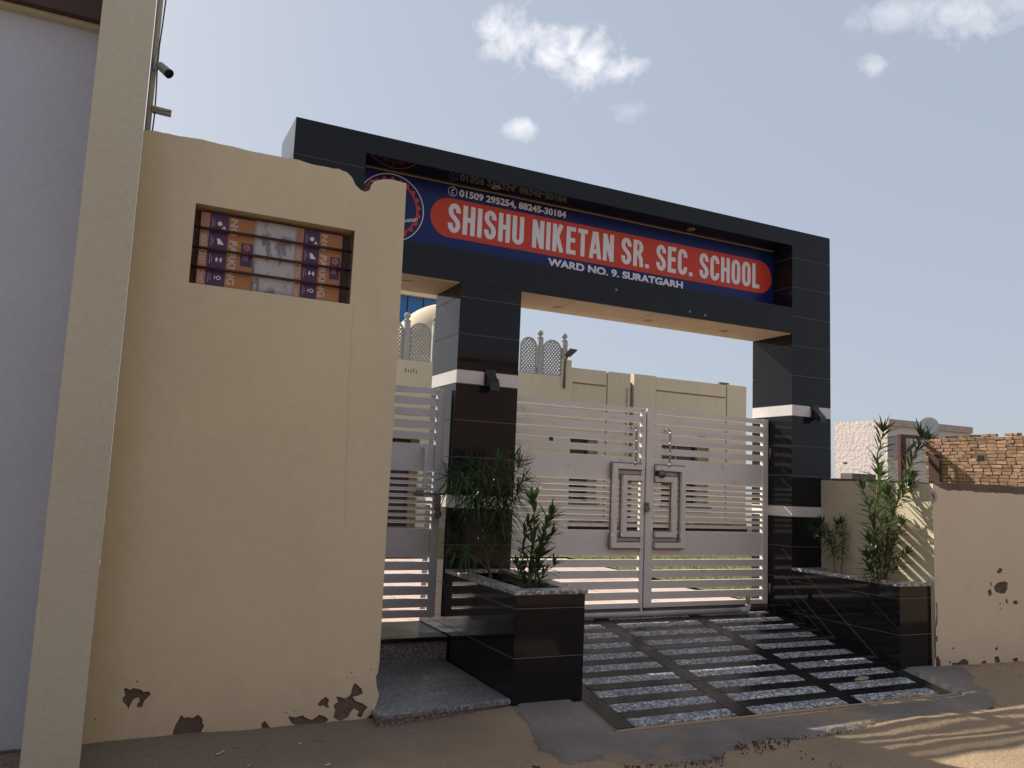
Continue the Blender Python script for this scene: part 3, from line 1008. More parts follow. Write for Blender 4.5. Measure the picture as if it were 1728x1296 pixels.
def bez(p0, p1, p2, p3, n=10):
    o_ = []
    for i in range(1, n):
        t = i / n; u = 1 - t
        o_.append((u ** 3 * p0[0] + 3 * u * u * t * p1[0] + 3 * u * t * t * p2[0] + t ** 3 * p3[0], u ** 3 * p0[1] + 3 * u * u * t * p1[1] + 3 * u * t * t * p2[1] + t ** 3 * p3[1]))
    return o_


L_, R_, B_, T_ = h_, GW - h_, h_, 1 - h_
mx_ = GW / 2; ra = (R_ - L_) / 2
GL = {
    'H': ([[(L_, 0), (L_, 1)], [(R_, 0), (R_, 1)], [(L_, .52), (R_, .52)]], GW),
    'I': ([[(L_, 0), (L_, 1)]], GT),
    'U': ([[(L_, 1), (L_, B_ + .14)] + arcp(mx_, B_ + .14, ra, .14, 180, 360)[1:] + [(R_, 1)]], GW),
    'N': ([[(L_, 0), (L_, 1)], [(R_ + .02, 0), (R_ + .02, 1)], [(L_ + .005, .96), (R_ + .015, .04)]], GW + .02),
    'K': ([[(L_, 0), (L_, 1)], [(L_ + .02, .38), (R_ - .01, 1)], [(L_ + .10, .56), (R_ + .015, 0)]], GW + .03),
    'E': ([[(L_, 0), (L_, 1)], [(L_, T_), (.36, T_)], [(L_, .52), (.34, .52)], [(L_, B_), (.365, B_)]], .365),
    'L': ([[(L_, 0), (L_, 1)], [(L_, B_), (.35, B_)]], .35),
    'T': ([[(.19, 0), (.19, 1 - GT)], [(0, T_), (.38, T_)]], .38),
    'A': ([[(.06, 0), (.20, 1)], [(.40, 0), (.26, 1)], [(.12, .27), (.34, .27)]], .46),
    'R': ([[(L_, 0), (L_, 1)], [(L_, T_), (mx_, T_)] + arcp(mx_ - .01, T_ - .195, ra + .005, .195, 88, -88) + [(mx_, T_ - .39), (L_, T_ - .39)], [(mx_ + .02, .48), (R_ - .02, .30), (R_ + .01, 0)]], GW + .01),
    'S': ([arcp(mx_, T_ - .19, ra, .19, -12, 180, 14) + bez((L_, T_ - .19), (L_, .54), (R_, .48), (R_, B_ + .20)) + arcp(mx_, B_ + .20, ra, .20, 0, -192, 14)], GW),
    'C': ([arcp(mx_, T_ - .19, ra, .19, -14, 180, 12) + arcp(mx_, B_ + .19, ra, .19, 180, 374, 12)], GW),
    'O': ([arcp(mx_, T_ - .19, ra, .19, 0, 180, 12) + arcp(mx_, B_ + .19, ra, .19, 180, 360, 12) + [(R_, T_ - .19)]], GW),
    '.': ([[(L_, 0), (L_, .15)]], GT),
}


def glyph_mesh(strokes, ox, sx, oz, sz):
    b_ = MB()
    for si, st in enumerate(strokes):
        pts = [Vector((p[0], p[1])) for p in st]
        closed = (pts[0] - pts[-1]).length < 1e-6
        if closed: pts = pts[:-1]
        n = len(pts)
        lr = []
        for i in range(n):
            a_ = pts[(i - 1) % n] if (closed or i > 0) else pts[i]
            c_ = pts[(i + 1) % n] if (closed or i < n - 1) else pts[i]
            t = (c_ - a_)
            t.normalize()
            nn = Vector((-t.y, t.x)) * h_
            lr.append((pts[i] + nn, pts[i] - nn))
        yf = SY - .0032 - .0003 * si; yb_ = SY - .0006
        vs = []
        for (l, r_) in lr:
            for q in (l, r_):
                vs.append((ox + q.x * sx, yf, oz + q.y * sz))
            for q in (l, r_):
                vs.append((ox + q.x * sx, yb_, oz + q.y * sz))
        fs = []
        for i in range(n if closed else n - 1):
            a_ = i * 4; c_ = ((i + 1) % n) * 4
            fs += [(a_, a_ + 1, c_ + 1, c_), (a_, c_, c_ + 2, a_ + 2), (a_ + 1, a_ + 3, c_ + 3, c_ + 1)]
        if not closed:
            e_ = (n - 1) * 4
            fs += [(0, 2, 3, 1), (e_, e_ + 1, e_ + 3, e_ + 2)]
        b_.add(vs, fs)
    return b_


words = 'SHISHU NIKETAN SR. SEC. SCHOOL'
SP, WS = .085, .23
tot = sum((WS if ch == ' ' else GL[ch][1] + SP) for ch in words) - SP
sx_ = (tx1 - tx0) / tot
cur = 0
for ch in words:
    if ch == ' ':
        cur += WS; continue
    glyph_mesh(GL[ch][0], tx0 + cur * sx_, sx_, tz0 + .004, tz1 - tz0 - .008).build('letter', WHITEP, board, fix=False)
    cur += GL[ch][1] + SP
px0, px1 = onS(775, 326)[0], onS(955, 362)[0]
pz0 = (onS(776, 332)[1] + onS(954, 368)[1]) / 2; pz1 = (onS(776, 320)[1] + onS(954, 357)[1]) / 2
board_text('01509 295254, 88245-30184', px0, px1, pz0 - .012, pz1, .034)
wx0_, wx1_ = onS(924, 446)[0], onS(1152, 483)[0]
wz1 = (onS(926, 436)[1] + onS(1150, 476)[1]) / 2
board_text('WARD NO. 9. SURATGARH', wx0_, wx1_, wz1 - .078, wz1 + .005, .042)
# telephone mark in a ring
pc = onS(764, 323)
MB().lathe((pc[0], SY - .0015, pc[1]), (0, 1, 0), [(0, .042), (0, .047), (.002, .047), (.002, .042)], 24).build('phone_ring', WHITEP, board)
b = MB()
b.tube([(pc[0] + .014, SY - .001, pc[1] + .024), (pc[0] - .010, SY - .001, pc[1] + .008), (pc[0] - .012, SY - .001, pc[1] - .012), (pc[0] + .008, SY - .001, pc[1] - .026)], [.008, .005, .005, .008], 6)
b.build('handset', WHITEP, board)
# round emblem, mostly hidden behind the wall
er = onS(715, 361); et = onS(684, 406)
R0 = .318
ec = (er[0] - R0, er[1] + .004)
MB().lathe((ec[0], SY - .0012, ec[1]), (0, 1, 0), [(0, R0 - .008), (0, R0), (.003, R0), (.003, R0 - .008)], 64).build('emblem_ring', WHITEP, board)
teeth = []
nT = 22
for i in range(nT):
    a0_ = 2 * math.pi * i / nT; a1_ = 2 * math.pi * (i + .5) / nT
    teeth.append((ec[0] + R0 * .80 * math.cos(a0_), ec[1] + R0 * .80 * math.sin(a0_)))
    teeth.append((ec[0] + R0 * .93 * math.cos(a1_), ec[1] + R0 * .93 * math.sin(a1_)))
inner = [(ec[0] + R0 * .77 * math.cos(2 * math.pi * i / 48), ec[1] + R0 * .77 * math.sin(2 * math.pi * i / 48)) for i in range(48)]
link('emblem_sunburst', upright(curve_mesh([teeth, inner], .0012), SY + .0008), REDP, board)
me = text_mesh('niketan', .01, .01)
tA = onS(684, 372)
fit(me, lambda p, q, r: (tA[0] - .05 + p * .17 - q * .012, SY - .0018 + (1 - r) * .0015, tA[1] - .035 + q * .04 + p * .05))
link('lettering', me, WHITEP, board)['kind'] = 'stuff'

# ------------------------------------------------------------------ planters
SH = .9214


def planter(name, label, xa_f, xb_f, xa_b, xb_b, yf, yb, zt, lines, zb, closed_right=True):
    t = thing(name, label, 'planter', ((xa_f + xb_f) / 2, (yf + yb) / 2, 0), 'granite planters beside the ramp')
    b = MB()
    wl = .09
    # masonry ring (four walls)
    def quad(p, q, r_, s_, z0, z1):
        b.hexa([(*p, z0), (*q, z0), (*r_, z0), (*s_, z0)], [(*p, z1), (*q, z1), (*r_, z1), (*s_, z1)])
    i = .004
    zz = zt - .03
    quad((xa_f + i, yf + i), (xb_f - i, yf + i), (xb_f - i, yf + wl), (xa_f + i, yf + wl), 0, zz)
    quad((xa_f + i, yf + wl), (xa_f + wl, yf + wl), (xa_b + wl, yb), (xa_b + i, yb), 0, zz)
    quad((xb_f - wl, yf + wl), (xb_f - i, yf + wl), (xb_b - i, yb), (xb_b - wl, yb), 0, zz)
    b.build('masonry_core', GROUT, t)
    zs = [zb] + lines + [zt - .031]
    for z0, z1 in zip(zs[:-1], zs[1:]):
        BX('granite_slab', GRAN, t, xa_f, xb_f, yf, yf + ST, z0 + GJ, z1 - GJ)
        MB().hexa([(xa_f, yf + ST + .0005, z0 + GJ), (xa_f + ST, yf + ST + .0005, z0 + GJ), (xa_b + ST, yb, z0 + GJ), (xa_b, yb, z0 + GJ)],
                  [(xa_f, yf + ST + .0005, z1 - GJ), (xa_f + ST, yf + ST + .0005, z1 - GJ), (xa_b + ST, yb, z1 - GJ), (xa_b, yb, z1 - GJ)]).build('granite_slab', GRAN, t)
        if closed_right:
            MB().hexa([(xb_f - ST, yf + ST + .0005, z0 + GJ), (xb_f, yf + ST + .0005, z0 + GJ), (xb_b, yb, z0 + GJ), (xb_b - ST, yb, z0 + GJ)],
                      [(xb_f - ST, yf + ST + .0005, z1 - GJ), (xb_f, yf + ST + .0005, z1 - GJ), (xb_b, yb, z1 - GJ), (xb_b - ST, yb, z1 - GJ)]).build('granite_slab', GRAN, t)
    # rim slabs
    e = .018; rw = .125
    def rim(p, q, r_, s_):
        MB().hexa([(*p, zt - .03), (*q, zt - .03), (*r_, zt - .03), (*s_, zt - .03)], [(*p, zt), (*q, zt), (*r_, zt), (*s_, zt)]).build('rim', RIMG, t, bevel=.004)
    xr = xb_f + (e if closed_right else -.002); xrb = xb_b + (e if closed_right else -.002)
    rim((xa_f - e, yf - e), (xr, yf - e), (xr, yf + rw), (xa_f - e, yf + rw))
    rim((xa_f - e, yf + rw + .002), (xa_f + rw, yf + rw + .002), (xa_b + rw, yb), (xa_b - e, yb))
    if closed_right:
        rim((xr - rw - e, yf + rw + .002), (xr, yf + rw + .002), (xrb, yb), (xrb - rw - e, yb))
    rim((xa_b + rw + .002, yb - .09), (xrb - (rw + e if closed_right else 0) - .002, yb - .09), (xrb - (rw + e if closed_right else 0) - .002, yb), (xa_b + rw + .002, yb))
    V_ = []; n = 12
    for j in range(n + 1):
        for k in range(n + 1):
            a = k / n; c = j / n
            x = (xa_f + .05) * (1 - a) + (xb_f - .05) * a; x += (xa_b - xa_f) * c
            y = yf + .05 + (yb - yf - .05) * c
            V_.append((x, y, zt - .10 + noise.noise((x * 7, y * 7, 2)) * .025))
    MB().add(V_, [(j * (n + 1) + k, j * (n + 1) + k + 1, (j + 1) * (n + 1) + k + 1, (j + 1) * (n + 1) + k) for j in range(n) for k in range(n)]).build('soil', SOIL, t, smooth=True)
    return t


planter('planter_box', 'black granite planter with grey rim standing left of the ramp', 2.684, 3.258, 2.706, 3.30, 5.345, PY0 - .003, .890, [.42, .763], .05)
planter('planter_box', 'long black granite planter right of the ramp against the low cream wall', 6.700, 7.128, 6.704, 7.128, 5.40, PY0 - .003, .876, [.405, .735], .06, closed_right=False)

# ------------------------------------------------------------------ steps to the small gate
st1 = thing('granite_landing', 'wide grey speckled granite landing at the foot of the small gate', 'step', (2.2, 5.9, 0))
MB().hexa([(1.69, 5.235, .02), (2.668, 5.365, .02), (2.69, 6.64, .02), (1.69, 6.64, .02)],
          [(1.69, 5.235, .112), (2.668, 5.365, .108), (2.69, 6.64, .108), (1.69, 6.64, .112)]).build('riser', STEPG, st1)
MB().hexa([(1.672, 5.21, .114), (2.676, 5.343, .110), (2.692, 6.64, .110), (1.672, 6.64, .114)],
          [(1.672, 5.21, .152), (2.676, 5.343, .148), (2.692, 6.64, .148), (1.672, 6.64, .152)]).build('tread', STEPG, st1, bevel=.008)
st2 = thing('gate_sill', 'raised sill step with dark nosing under the small grey gate', 'step', (2.2, 6.8, 0))
BX('riser', STEPG, st2, 1.70, 2.689, 6.62, 7.35, .02, .315)
BX('nosing', GRANF, st2, 1.70, 2.692, 6.59, 7.36, .3155, .350, bevel=.004)

# ------------------------------------------------------------------ gates
GY = 7.12


def gzz(z):
    return 1.65 + (z - 1.65) * SH


def bar(name, t, m_, x0, x1, z0, z1, y, d=.035, bev=.003):
    return BX(name, m_, t, x0, x1, y - d / 2, y + d / 2, z0, z1, bevel=bev)


TOPB = [(2.507, 2.563), (2.393, 2.472), (2.277, 2.353), (2.164, 2.238), (2.046, 2.121)]
LOWB = [(.786, .868), (.666, .751), (.548, .635), (.43, .515), (.339, .397)]
LOUV = [1.683 - .0632 * i for i in range(8)]


def leaf(label, xl, xr, sl, sr, orn):
    """xl..xr outer; sl, sr = inner edges of the stiles; orn = 'R' or 'L': side of the meeting stile"""
    t = thing('gate_leaf', label, 'gate', ((xl + xr) / 2, GY, gzz(.23)), 'leaves of the main gate')
    bar('stile', t, STEEL, xl, sl, gzz(.339), gzz(2.563), GY, .05)
    bar('stile', t, STEEL, sr, xr, gzz(.339), gzz(2.563), GY, .05)
    a, c = sl + .0005, sr - .0005
    for z0, z1 in TOPB + LOWB:
        bar('rail', t, STEEL, a, c, gzz(z0) + .0007, gzz(z1) - .0007, GY + .002, .036)
    for z0, z1 in ((1.73, 2.003), (.907, 1.185)):
        bar('plate', t, STEEL, a, c, gzz(z0), gzz(z1), GY + .004, .012, .002)
    for z in LOUV:
        zc = gzz(z)
        MB().hexa([(a, GY - .016, zc - .013), (c, GY - .016, zc - .013), (c, GY + .014, zc - .017), (a, GY + .014, zc - .017)],
                  [(a, GY - .016, zc + .016), (c, GY - .016, zc + .016), (c, GY + .014, zc + .010), (a, GY + .014, zc + .010)]).build('louver', STEEL, t)
    bar('skirt', t, STEELD, xl + .004, xr - .004, gzz(.245), gzz(.339) - .001, GY + .012, .012, 0)
    # nested ornament frames
    yo = GY - .058
    for (za, zb, wd_, ext) in ((.997, 1.921, .055, 0), (1.118, 1.797, .055, 1)):
        if orn == 'R':
            xo = (4.982 if ext == 0 else 5.108) * SH
            xe = sr + .0
            MB().add([], []).box(xo, xo + wd_, yo - .018, yo + .02, gzz(za), gzz(zb)).build('ornament_frame', STEEL, t, bevel=.003)
            for zz in (gzz(za), gzz(zb) - wd_):
                MB().box(xo + wd_ + .0005, xe, yo - .0175, yo + .0195, zz, zz + wd_).build('ornament_frame', STEEL, t, bevel=.003)
        else:
            xo = (5.971 if ext == 0 else 5.849) * SH
            xe = sl
            MB().box(xo - wd_, xo, yo - .018, yo + .02, gzz(za), gzz(zb)).build('ornament_frame', STEEL, t, bevel=.003)
            for zz in (gzz(za), gzz(zb) - wd_):
                MB().box(xe, xo - wd_ - .0005, yo - .0175, yo + .0195, zz, zz + wd_).build('ornament_frame', STEEL, t, bevel=.003)
    # dark backing frames added to paint shadow and grime lines around the ornaments
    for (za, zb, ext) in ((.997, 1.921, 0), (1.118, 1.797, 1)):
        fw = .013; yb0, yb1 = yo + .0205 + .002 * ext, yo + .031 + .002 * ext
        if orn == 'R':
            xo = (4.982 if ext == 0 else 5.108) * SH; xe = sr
            BX('shadow_frame', STEELD, t, xo - fw, xo + .055 + fw, yb0, yb1, gzz(za) - fw, gzz(zb) + fw)
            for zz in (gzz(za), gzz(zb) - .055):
                BX('shadow_frame', STEELD, t, xo + .055 + fw + .0005, xe, yb0 + .0005, yb1 - .0005, zz - fw, zz + .055 + fw)
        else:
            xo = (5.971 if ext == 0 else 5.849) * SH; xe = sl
            BX('shadow_frame', STEELD, t, xo - .055 - fw, xo + fw, yb0, yb1, gzz(za) - fw, gzz(zb) + fw)
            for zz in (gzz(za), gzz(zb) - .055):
                BX('shadow_frame', STEELD, t, xe, xo - .055 - fw - .0005, yb0 + .0005, yb1 - .0005, zz - fw, zz + .055 + fw)
    # twisted pull handle
    hx = (5.265 if orn == 'R' else 5.727) * SH
    za, zb = gzz(1.922), gzz(2.32)
    pts = []; n = 60
    b = MB()
    vs = []; fs = []
    for i in range(n + 1):
        z = za + (zb - za) * i / n
        tw = i / n * math.pi * 5
        for k in range(4):
            an = tw + k * math.pi / 2
            vs.append((hx + .013 * math.cos(an), GY - .085 + .013 * math.sin(an), z))
    for i in range(n):
        for k in range(4):
            k2 = (k + 1) % 4
            fs.append((i * 4 + k, i * 4 + k2, (i + 1) * 4 + k2, (i + 1) * 4 + k))
    b.add(vs, fs)
    b.tube([(hx, GY - .085, zb - .004), (hx - .008, GY - .075, zb + .014), (hx - .02, GY - .018, zb + .012)], .011, 8)
    b.tube([(hx, GY - .085, za + .002), (hx - .006, GY - .072, za - .006), (hx - .012, GY - .05, za - .006)], .011, 8)
    b.build('handle', STEELR, t, fix=True)
    return t


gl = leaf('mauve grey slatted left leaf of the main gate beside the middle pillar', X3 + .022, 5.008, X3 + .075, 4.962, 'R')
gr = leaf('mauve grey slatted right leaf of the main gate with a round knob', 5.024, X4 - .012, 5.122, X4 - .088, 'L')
BX('gap_shade_plate', STEELD, gr, 4.99, 5.035, GY + .027, GY + .033, gzz(.35), gzz(2.55))  # dark plate behind the gap, its colour standing in for the shadow line
kx = 5.637 * SH
MB().lathe((kx - .02, GY - .01, gzz(1.825)), (0, -1, 0), [(0, .03), (.04, .02), (.055, .022), (.065, .038), (.085, .044), (.105, .036), (.112, .001)], 16).build('knob', LOCK, gr, smooth=True)
# hinges at the right pillar
for z in (gzz(2.15), gzz(.52)):
    b = MB().tube([(X4 - .006, GY - .05, z - .06), (X4 - .006, GY - .05, z + .06)], .016, 10)
    b.tube([(X4 - .004, GY - .05, z + .02), (X4 + .0, GY - .10, z + .03), (X4 - .002, GY - .11, z - .02), (X4 - .003, GY - .06, z - .035)], .006, 6)
    b.build('hinge', LOCK, gr, smooth=True)


def padlock(name, label, c, s=1.0):
    t = thing(name, label, 'padlock', c)
    x, y, z = c
    MB().lathe((x, y + .012 * s, z - .02 * s), (0, -1, 0), [(0, .001), (0, .024 * s), (.004 * s, .028 * s), (.02 * s, .028 * s), (.024 * s, .024 * s), (.024 * s, .001)], 16).build('body', LOCK, t)
    b = MB().tube([(x - .016 * s, y, z - .01 * s), (x - .016 * s, y, z + .015 * s), (x, y, z + .03 * s), (x + .016 * s, y, z + .015 * s), (x + .016 * s, y, z - .01 * s)], .005 * s, 8)
    b.build('shackle', LOCK, t, smooth=True)
    return t


padlock('padlock', 'small dull padlock hanging where the main gate leaves meet', (5.458 * SH, GY - .045, gzz(1.454)), 1.1)
MB().box(5.00, 5.06, GY - .034, GY - .0262, gzz(1.47), gzz(1.50)).build('hasp', LOCK, gr)

# small side gate
SG = 6.91
sg = thing('wicket_gate', 'small grey slatted side gate beside the middle pillar and tall wall', 'gate', (2.2, SG, .38))
sx0, sx1 = X1 + .02, 2.668
bar('stile', sg, STEELG, sx0, sx0 + .05, gzz(.36), gzz(2.539), SG, .05)
bar('stile', sg, STEELG, 2.594, sx1, gzz(.36), gzz(2.539), SG, .05)
a, c = sx0 + .0505, 2.5935
for z0, z1 in [(2.478, 2.539), (2.368, 2.442), (2.255, 2.334), (2.141, 2.219), (2.034, 2.107), (.797, .878), (.682, .765), (.567, .65), (.452, .535), (.36, .43)]:
    bar('rail', sg, STEELG, a, c, gzz(z0) + .0007, gzz(z1) - .0007, SG + .002, .036)
for z0, z1 in ((1.729, 1.995), (.913, 1.19)):
    bar('plate', sg, STEELG, a, c, gzz(z0), gzz(z1), SG + .004, .012, .002)
for i in range(8):
    zc = gzz(1.684 - .0615 * i)
    MB().hexa([(a, SG - .016, zc - .012), (c, SG - .016, zc - .012), (c, SG + .014, zc - .016), (a, SG + .014, zc - .016)],
              [(a, SG - .016, zc + .014), (c, SG - .016, zc + .014), (c, SG + .014, zc + .008), (a, SG + .014, zc + .008)]).build('louver', STEELG, sg)
hp = py(719, 752, SG - .05); hq = py(713, 822, SG - .05)
MB().box(hp.x - .017, hp.x + .017, SG - .075, SG - .06, hq.z, hp.z).build('handle', STEELG, sg, bevel=.003)
MB().box(hp.x - .01, hp.x + .01, SG - .0595, SG - .019, hp.z - .03, hp.z - .01).box(hp.x - .01, hp.x + .01, SG - .0595, SG - .019, hq.z + .01, hq.z + .03).build('handle_stub', STEELG, sg)
lz_ = py(720, 833, SG - .04).z
MB().box(2.43, 2.50, SG - .05, SG - .0185, lz_ - .028, lz_ + .028).build('latch_box', STEELD, sg, bevel=.003)
MB().tube([(2.40, SG - .055, lz_), (2.69, SG - .055, lz_)], .010, 8).build('latch_bolt', STEELD, sg, smooth=True)
MB().box(2.60, 2.66, SG - .06, SG - .0255, lz_ - .14, lz_ - .012).build('hasp', STEELD, sg, bevel=.003)
pl = py(737, 866, SG - .06)
padlock('padlock', 'round padlock hanging on the hasp of the small side gate', (pl.x, SG - .075, pl.z + .02), 1.35)

# white pipe laid along the foot of the main gate, with an elbow
pp_ = thing('plastic_pipe', 'dusty white plastic pipe with an upright elbow lying at the foot of the main gate', 'pipe', (5, 6.97, .36))
zz = rz(6.93) + .03
e1 = py(1262, 1047, 6.93)
MB().tube([(X3 + .02, 6.93, zz), (e1.x - .06, 6.93, zz)], .026, 12).build('pipe', PIPEW, pp_, smooth=True)
MB().tube([(e1.x - .11, 6.93, zz), (e1.x - .02, 6.93, zz), (e1.x, 6.93, zz + .02), (e1.x, 6.93, zz + .06)], .032, 12).build('elbow', mat('bluish_pvc', (.50, .54, .60), .4), pp_, smooth=True)
MB().tube([(e1.x, 6.93, zz + .055), (e1.x, 6.93, zz + .135), (e1.x, 6.93, zz + .15)], [.025, .025, .034], 12).build('upright_stub', mat('stub_pvc', (.58, .45, .40), .5), pp_, smooth=True)
o = BX('threshold_beam', GRANF, None, X3 + .004, X4 - .004, 6.985, 7.34, .02, rz(6.98) + .012)
tag(o, 'dark granite threshold strip under the main gate', 'threshold')
o = BX('hinge_block', GRAN, None, X4 - .13, X4 - .004, 6.86, 6.975, .2, .46, bevel=.004)
tag(o, 'small black granite block at the foot of the right pillar', 'block')

# ------------------------------------------------------------------ right compound wall (return + street face)
rw = thing('compound_wall', 'low cream wall with bare cement coping at the right, peeling near the ground', 'wall', (8, WY + .1, 0))
HW = 1.83


def rp(u, v):
    p = py(u, v, WY); return (p.x, p.z)


def z6(pts):      # zoom tile used to trace the bare patches of the right wall
    return [rp(1260 + x * .3936, 640 + y * .3936) for x, y in pts]


rpatch = [z6([(1060, 890), (1075, 872), (1100, 866), (1120, 872), (1120, 900), (1108, 920), (1085, 918), (1066, 910)]),
          z6([(1072, 826), (1084, 808), (1098, 815), (1092, 830), (1080, 834)]),
          z6([(1034, 905), (1048, 900), (1052, 925), (1040, 930)]), z6([(1044, 868), (1050, 872), (1052, 890), (1046, 884)]),
          z6([(1110, 945), (1118, 940), (1122, 962), (1112, 960)]), z6([(1140, 952), (1160, 948), (1166, 964), (1150, 968)]),
          z6([(1080, 960), (1090, 958), (1090, 968)]), z6([(1082, 985), (1092, 983), (1090, 992)]),
          z6([(810, 960), (818, 955), (820, 1010), (816, 1065), (808, 1060), (814, 1010)]),
          z6([(812, 1105), (820, 1100), (820, 1125), (813, 1128)]),
          z6([(880, 1218), (905, 1215), (930, 1198), (950, 1205), (954, 1222), (935, 1240), (900, 1262), (886, 1250)]),
          z6([(1062, 1192), (1080, 1188), (1088, 1210), (1080, 1222), (1066, 1214)]),
          z6([(802, 1262), (808, 1200), (820, 1185), (832, 1210), (838, 1262)]),
          z6([(1005, 1215), (1022, 1205), (1032, 1222), (1020, 1232)]), z6([(1065, 1152), (1078, 1145), (1078, 1160), (1068, 1164)]),
          z6([(1140, 1200), (1160, 1192), (1166, 1210), (1148, 1216)])]
rfl = []
for _ in range(46):
    x = rr.uniform(800, 1500); y = 1235 - abs(rr.gauss(0, 45)); r0 = rr.uniform(2, 7)
    rfl.append(z6([(x + r0 * rr.uniform(.4, 1.3) * math.cos(q), y + r0 * rr.uniform(.4, 1.3) * math.sin(q)) for q in (0, 1.1, 2.1, 3.1, 4.2, 5.3)]))


keep = []
for lp_ in rfl:
    if clear_of(lp_, rpatch + keep, .012) and min(p[1] for p in lp_) > .06 and min(p[0] for p in lp_) > 7.15:
        keep.append(lp_)
rx0, rx1 = 7.131, 16.0
topc = rough_line([(rx1, 1.76), (9.0, 1.765), (8.6, 1.752), (8.3, 1.762), (7.9, 1.755), (7.62, 1.765), (7.36, 1.752), (7.24, 1.778), (rx0, 1.822)], .016, .03, 8, closed=False)
rout = [(rx0, 0.0), (rx1, 0.0)] + topc
skin = upright(curve_mesh([rout] + [dense(p, .008, 20 + i) for i, p in enumerate(rpatch)] + keep, .0045), WY + .0045)
link('plaster', skin, CREAM2, rw)
BX('masonry', CEMENT, rw, rx0 + .003, rx1, WY + .0095, WY + .23, 0, 1.80)
cop = rough_line([(rx0 + .002, 1.826), (8, 1.838), (9, 1.832), (rx1, 1.835)], .008, .05, 5, closed=False)
link('coping', upright(curve_mesh([[(rx1, 1.74), (rx0 + .15, 1.74), (rx0 + .002, 1.80)] + cop], .118), WY + .121), COPING, rw)
# inner return along the planter
ryt = [(WY + .011, 1.818), (5.7, 1.822), (6.2, 1.828), (PY0 - .004, 1.834)]
MB().hexa([(rx0 + .0, WY + .0105, .0), (rx0 + .2, WY + .2315, 0), (rx0 + .2, PY0 - .002, 0), (rx0, PY0 - .002, 0)],
          [(rx0 + .0, WY + .0105, 1.815), (rx0 + .2, WY + .2315, 1.815), (rx0 + .2, PY0 - .002, 1.83), (rx0, PY0 - .002, 1.83)]).build('return_face', CREAM, rw)
b = MB()
yy = 5.85
while yy < PY0 - .05:
    w = rr.uniform(.08, .2); y2 = min(yy + w, PY0 - .01)
    b.box(rx0 - rr.uniform(-.012, .006), rx0 + .2, yy, y2 - .001, 1.8165 + .012 * (yy - 5.4), 1.836 + rr.uniform(0, .018)); yy = y2
b.build('return_coping', COPING, rw)
s0 = rp(1574, 838)
MB().lathe((s0[0], WY + .001, s0[1]), (0, -1, 0), [(0, .062), (.002, .062), (.0022, .001)], 24).build('sticker', mat('sticker_grey', (.42, .37, .36), .6), rw)
b = MB()
b.tube([(s0[0] - .02, WY - .002, s0[1] + .03), (s0[0] + .0, WY - .002, s0[1] + .01), (s0[0] + .018, WY - .002, s0[1] - .02), (s0[0] - .004, WY - .002, s0[1] - .032)], .005, 5)
b.tube([(s0[0] + .004, WY - .002, s0[1] + .026), (s0[0] + .024, WY - .002, s0[1] + .0)], .004, 5)
b.build('sticker_mark', mat('sticker_ink', (.06, .05, .12), .6), rw)

